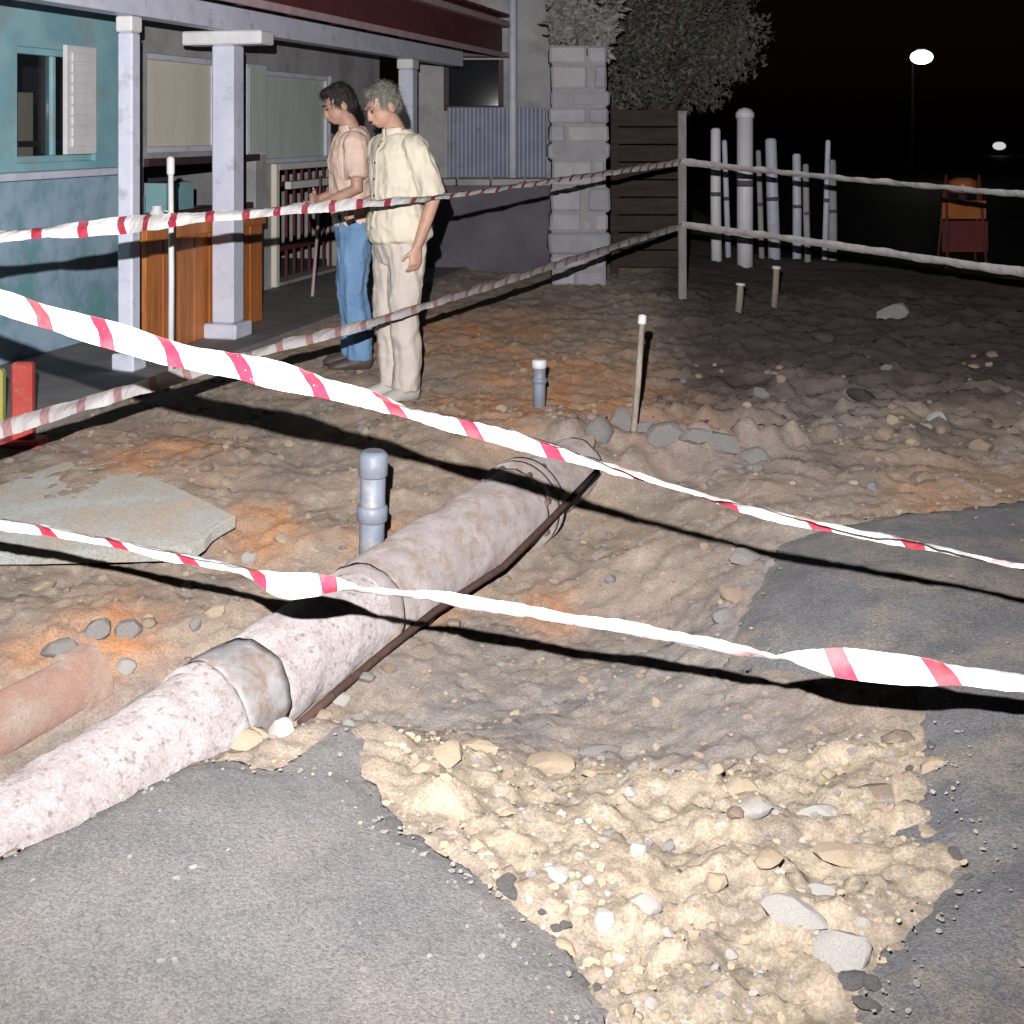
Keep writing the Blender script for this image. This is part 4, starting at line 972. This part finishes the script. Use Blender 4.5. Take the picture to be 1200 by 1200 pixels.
M_SKIN = mat('skin', (.44,.27,.20), (.36,.20,.15), 22, .55, .1, 120, .35)
M_LIP = mat('lips', (.36,.16,.14), (.33,.15,.13), 12, .5)
M_EYE = mat('eye', (.10,.07,.06), (.06,.04,.04), 10, .3)
def arm_pts(sh, el, wr): return [Vector(sh), (Vector(sh)+Vector(el))/2, Vector(el), (Vector(el)*.6+Vector(wr)*.4), Vector(wr)]
def hand(bm, wr, d, side, palm_n, curl=.5):
    """wr wrist, d pointing direction, palm_n palm normal, side = thumb direction"""
    wr = Vector(wr); d = Vector(d).normalized(); side = Vector(side); side = (side-d*side.dot(d)).normalized(); nrm = Vector(palm_n); nrm = (nrm-d*nrm.dot(d)-side*nrm.dot(side)).normalized()
    add_tube(bm, [wr-d*.02, wr+d*.02, wr+d*.06, wr+d*.095], [(.024,.018),(.033,.017),(.041,.017),(.038,.013)], 12, ref=side)
    for k, (o_, L_) in enumerate(((.028,.072),(.010,.082),(-.009,.076),(-.027,.060))):
        p = wr+d*.088+side*o_; c = curl*(1+.12*k); d1 = (d*math.cos(c*.6)+nrm*math.sin(c*.6)); d2 = (d*math.cos(c*1.5)+nrm*math.sin(c*1.5))
        p1 = p+d1*L_*.5; p2 = p1+d2*L_*.5
        add_tube(bm, [p-d*.02, p, p1, p2], [.0095,.0095,.0088,.0068], 8)
    p = wr+d*.028+side*.026; p1 = p+(side*.75+d*.6+nrm*.2).normalized()*.042; p2 = p1+(d*.85+side*.25+nrm*.35).normalized()*.034
    add_tube(bm, [p-side*.012, p, p1, p2], [.012,.013,.0105,.0082], 8)
def man(name, loc, yaw, label, cfg):
    e = empty(name, loc, yaw); k = cfg['h']/1.75; e.scale = (k,k,k)
    tag(e, label, 'person')
    lean = cfg.get('lean', 0); HMx = Matrix.Translation((0,0,1.44)) @ Euler((cfg['nod'],0,cfg['turn'])).to_matrix().to_4x4() @ Matrix.Translation((0,0,-1.44))
    T = Matrix.Translation((0,0,.92)) @ Euler((lean,0,0)).to_matrix().to_4x4() @ Matrix.Translation((0,0,-.92))
    HT = T @ HMx
    legs = cfg['legs']; arms = cfg['arms']
    def torso(bm, g=0, z0=.80, hem=0):
        rows = [(.80,.155,.10,.0),(.90,.168,.115,.0),(1.0,.155,.112,-.012),(1.08,.15,.108,-.015),(1.2,.165,.115,-.012),(1.32,.178,.118,-.005),(1.40,.165,.10,.005),(1.45,.11,.075,.012),(1.48,.062,.06,.012)]
        rows = [r for r in rows if r[0] >= z0]
        if hem: rows = [(.862,.150-hem,.100-hem,0)]+rows
        pts = [T @ Vector((0,r[3],r[0])) for r in rows]
        add_tube(bm, pts, [(r[1]+g+(hem if r[0] < 1.05 else 0), r[2]+g*1.1+(hem if r[0] < 1.05 else 0)) for r in rows], 24, ref=(1,0,0))
        for s in (-1,1): add_ell(bm, T @ Vector((s*.165,.005,1.385)), (.058+g,.062+g,.062+g))
    def head(bm):
        def E(c, r): add_ell(bm, HT @ Vector(c), r, HT.to_3x3())
        add_tube(bm, [T @ Vector((0,.015,1.42)), HT @ Vector((0,.012,1.50)), HT @ Vector((0,.0,1.58))], [.062,.056,.056], 14)
        E((0,.008,1.665), (.074,.094,.098)); E((0,-.022,1.60), (.060,.068,.072)); E((0,-.048,1.562), (.036,.038,.028))
        add_tube(bm, [HT @ Vector((0,-.082,1.655)), HT @ Vector((0,-.095,1.628)), HT @ Vector((0,-.102,1.607)), HT @ Vector((0,-.084,1.598))], [.010,.012,.016,.012], 8)
        for s in (-1,1):
            E((s*.077,.012,1.628), (.012,.022,.034)); E((s*.03,-.079,1.662), (.026,.014,.011))
        E((0,-.086,1.575), (.024,.012,.008))
    def build_body(bm):
        torso(bm, -.008); head(bm)
        for L_ in legs: add_tube(bm, [Vector(p) for p in L_], [.088,.075,.056,.052,.036], 14)
        for sh_, el_, wr_, hd, side, pn in arms:
            p = [T @ Vector(q) for q in (sh_, el_)]+[Vector(wr_)]
            add_tube(bm, arm_pts(*p), [.050,.045,.040,.037,.026], 12); hand(bm, p[2], hd, side, pn, cfg.get('curl',.5))
    body = remesh('body', build_body, M_SKIN, e, .0062, 5)
    def build_shirt(bm):
        torso(bm, .014, cfg.get('hemz', .80), cfg.get('hem', .0))
        add_tube(bm, [T @ Vector((0,.012,1.43)), T @ Vector((0,.012,1.487))], [.082,.070], 20)
        for sh_, el_, wr_, *_ in arms:
            a_ = T @ Vector(sh_); b_ = T @ Vector(el_); c_ = Vector(wr_); f_ = cfg['sleeve']
            if f_ <= 1: add_tube(bm, [a_, a_.lerp(b_,.5*f_), a_.lerp(b_, f_)], [.070,.068,.068], 16)
            else: add_tube(bm, [a_, a_.lerp(b_,.5), b_, b_.lerp(c_, (f_-1)*.5), b_.lerp(c_, f_-1)], [.070,.064,.058,.053,.047], 16)
    shirt = remesh('shirt', build_shirt, cfg['shirt'], e, .008, 7, .015, .075)
    bm = bmesh.new()
    for q0, q1 in ((-2.75,-1.62),(-1.52,-.39)):     # the two wings of the collar
        P = [T @ Vector((.088*math.cos(q0+(q1-q0)*i/6), .012+.086*math.sin(q0+(q1-q0)*i/6), 1.490-.012*abs(math.sin(q0+(q1-q0)*i/6)))) for i in range(7)]
        add_tube(bm, P, [(.024,.007)]*7, 8, ref=(0,0,1))
    bmobj('collar', bm, cfg['shirt'], e, smooth=True)
    from mathutils.bvhtree import BVHTree
    bvh = BVHTree.FromPolygons([v.co for v in shirt.data.vertices], [p.vertices[:] for p in shirt.data.polygons])
    def onshirt(x, z):
        h_ = bvh.ray_cast(Vector((x,-.6,z)), Vector((0,1,0))); return h_[0] if h_[0] else Vector((x,-.13,z))
    bm = bmesh.new(); zz = [1.43-.03*i for i in range(17)]; P = [onshirt(0, z)+Vector((0,-.002,0)) for z in zz]
    add_tube(bm, P, [(.017,.004)]*17, 8, ref=(1,0,0)); bmobj('placket', bm, cfg['shirt'], e, smooth=True)
    for z in (1.40,1.31,1.22,1.13,1.04):
        p = onshirt(0, z)+Vector((0,-.006,0)); bm = bmesh.new(); add_tube(bm, [p, p+Vector((0,-.004,0))], .007, 10, ref=(1,0,0)); bmobj('button', bm, M_DARK if cfg['shirt'].name != 'cream shirt' else M_SHOE, e)
    bm = bmesh.new(); g_ = [[bm.verts.new(onshirt(.055+.09*i/5, 1.30-.10*j/5)+Vector((0,-.005,0))) for i in range(6)] for j in range(6)]
    for j in range(5):
        for i in range(5): bm.faces.new((g_[j][i], g_[j+1][i], g_[j+1][i+1], g_[j][i+1]))
    ex_ = bmesh.ops.extrude_face_region(bm, geom=bm.faces[:])
    for v in [q for q in ex_['geom'] if isinstance(q, bmesh.types.BMVert)]: v.co.y += .012
    bmobj('pocket', bm, cfg['shirt'], e)
    def build_trousers(bm):
        add_tube(bm, [Vector((0,.0,.76)), Vector((0,0,.86)), Vector((0,-.003,.96)), T @ Vector((0,-.012,1.03))], [(.15,.105),(.175,.126),(.168,.124),(.160,.118)], 24, ref=(1,0,0))
        for L_ in legs:
            P = [Vector(p) for p in L_]; add_tube(bm, P[:4]+[P[4]+Vector((0,-.01,-.02))], [.102,.092,.078,.076,.074], 16)
    remesh('trousers', build_trousers, cfg['trousers'], e, .008, 5, .013, .075)
    bm = bmesh.new(); P = [T @ Vector((math.cos(q)*.168, math.sin(q)*.126-.004, .945)) for q in [2*math.pi*i/24 for i in range(25)]]
    add_tube(bm, P, [(.017,.006)]*25, 8, ref=(0,0,1), cap=False); bmobj('belt', bm, M_DARK, e, smooth=True)
    for L_ in legs:
        f = Vector(L_[-1]); bm = bmesh.new(); dx = cfg.get('toe', 0)*(1 if f.x > 0 else -1)
        add_tube(bm, [(f.x,f.y+.07,.045),(f.x,f.y+.05,.05),(f.x,f.y,.055),(f.x+dx*.4,f.y-.08,.042),(f.x+dx,f.y-.16,.032),(f.x+dx*1.1,f.y-.20,.022)], [(.02,.025),(.037,.05),(.040,.055),(.045,.042),(.044,.032),(.022,.016)], 14, ref=(1,0,0))
        bmobj('shoe', bm, cfg['shoe'], e, smooth=True)
    def build_hair(bm):
        def E(c, r): add_ell(bm, HT @ Vector(c), r, HT.to_3x3())
        E((0,.022,1.685), (.082,.094,.092)); E((0,.055,1.64), (.074,.062,.082)); E((0,-.035,1.735), (.062,.05,.035))
        for s in (-1,1): E((s*.066,.012,1.668), (.018,.045,.045))
    hair = remesh('hair', build_hair, cfg['hair'], e, .007, 1, .008, .02)
    bm = bmesh.new(); hv = hair.data.vertices; rg_ = random.Random(3); hc = HT @ Vector((0,.02,1.67)); crown_ = HT @ Vector((0,.05,1.775))
    for k_ in range(2600):                 # short strands combed away from the crown
        v = hv[rg_.randrange(len(hv))]; nn_ = (v.co-hc).normalized(); dn = (v.co-crown_); dn = dn-nn_*dn.dot(nn_)
        if dn.length < .002: continue
        dn = (dn.normalized()+Vector((rg_.gauss(0,.35), rg_.gauss(0,.35), rg_.gauss(0,.35)))).normalized(); sd_ = dn.cross(nn_).normalized()*.0016
        a_ = v.co-nn_*.004; b_ = a_+dn*.014+nn_*.009; c_ = a_+dn*rg_.uniform(.022,.036)+nn_*.006
        q_ = [bm.verts.new(t) for t in (a_-sd_, a_+sd_, b_+sd_, b_-sd_, c_)]; bm.faces.new(q_[:4]); bm.faces.new((q_[3], q_[2], q_[4]))
    me_ = bpy.data.meshes.new('hair_strands'); bm.to_mesh(me_); bm.free(); so = link('hair_strands', me_, cfg['hair'], hair)
    for s in (-1,1):
        bm = bmesh.new(); add_ell(bm, HT @ Vector((s*.030,-.086,1.643)), (.013,.008,.008), HT.to_3x3(), 10, 8); bmobj('eye', bm, M_EYE, e, smooth=True)
        bm = bmesh.new(); add_tube(bm, [HT @ Vector((s*.012,-.094,1.668)), HT @ Vector((s*.032,-.092,1.672)), HT @ Vector((s*.052,-.076,1.664))], [.004,.005,.003], 6); bmobj('eyebrow', bm, cfg['hair'], e, smooth=True)
    bm = bmesh.new(); add_tube(bm, [HT @ Vector((-.022,-.092,1.575)), HT @ Vector((0,-.099,1.577)), HT @ Vector((.022,-.092,1.575))], [.003,.006,.003], 8); bmobj('mouth', bm, M_LIP, e, smooth=True)
    return e
M_CREAM = mat('cream shirt', (.60,.55,.45), (.52,.47,.39), 7, .9, .5, 60, .1)
M_CREAM2 = mat('pale trousers', (.50,.445,.40), (.43,.385,.35), 5, .9, .5, 60, .1)
M_PEACH = mat('peach shirt', (.64,.48,.40), (.57,.42,.35), 5, .9, .5, 60, .1)
M_JEAN = mat('blue jeans', (.17,.29,.46), (.12,.22,.38), 6, .9, .5, 80, .1, grain=.12)
M_GHAIR = mat('grey hair', (.17,.16,.14), (.11,.105,.095), 40, .7, .9, 90, .3)
M_DHAIR = mat('dark hair', (.028,.022,.02), (.018,.014,.014), 40, .55, .9, 90, .4)
M_SHOE = mat('brown shoe', (.09,.06,.05), (.06,.045,.04), 8, .5, .2, 60, .4)
M_SHOEW = mat('pale shoe', (.45,.42,.40), (.38,.36,.34), 8, .6, .2, 60, .3)
def leg(s, hx, kx, ky, ax, ay): return [(s*hx,0,.86),(s*(hx+kx)/2,ky*.5,.67),(s*kx,ky,.48),(s*(kx+ax)/2,(ky+ay)/2+.01,.30),(s*ax,ay,.085)]
# arms: shoulder, elbow, wrist, hand direction, thumb side, palm normal   (faces -y; his right is -x)
man('person', (X(468,7.12),7.12,gh(X(468,7.12),7.12)-.004), R(-52), 'grey-haired person in cream shirt and pale trousers looking down, behind the tapes',
    dict(h=1.76, lean=.03, nod=.42, turn=-.12, hem=.03, hemz=.90, sleeve=1.0, shirt=M_CREAM, trousers=M_CREAM2, hair=M_GHAIR, shoe=M_SHOEW, curl=.7, toe=.02,
         legs=[leg(-1,.085,.085,-.02,.08,.02), leg(1,.085,.09,-.035,.085,.0)],
         arms=[((-.175,.005,1.385),(-.215,.03,1.12),(-.17,-.23,1.02),(.75,-.55,.1),(0,-.2,1),(.5,.8,0)),
               ((.175,.005,1.385),(.245,.07,1.12),(.235,-.04,.86),(-.02,-.12,-1),(-.1,-1,0),(-1,0,0))]))
man('person', (X(416,8.0),8.0,gh(X(416,8.0),8.0)-.004), R(-78), 'dark-haired person in peach shirt and blue jeans, behind the grey-haired one',
    dict(h=1.77, lean=.04, nod=.36, turn=.1, hem=.0, hemz=.90, sleeve=.75, shirt=M_PEACH, trousers=M_JEAN, hair=M_DHAIR, shoe=M_SHOE, curl=.6, toe=.02,
         legs=[leg(-1,.085,.085,-.03,.08,.01), leg(1,.085,.09,-.02,.085,.03)],
         arms=[((-.175,.005,1.385),(-.23,.03,1.12),(-.10,-.22,1.04),(.8,-.5,.05),(0,-.2,1),(.5,.8,0)),
               ((.175,.005,1.385),(.235,.0,1.12),(.12,-.24,1.0),(-.7,-.6,.05),(0,-.2,1),(-.5,.8,0))]))
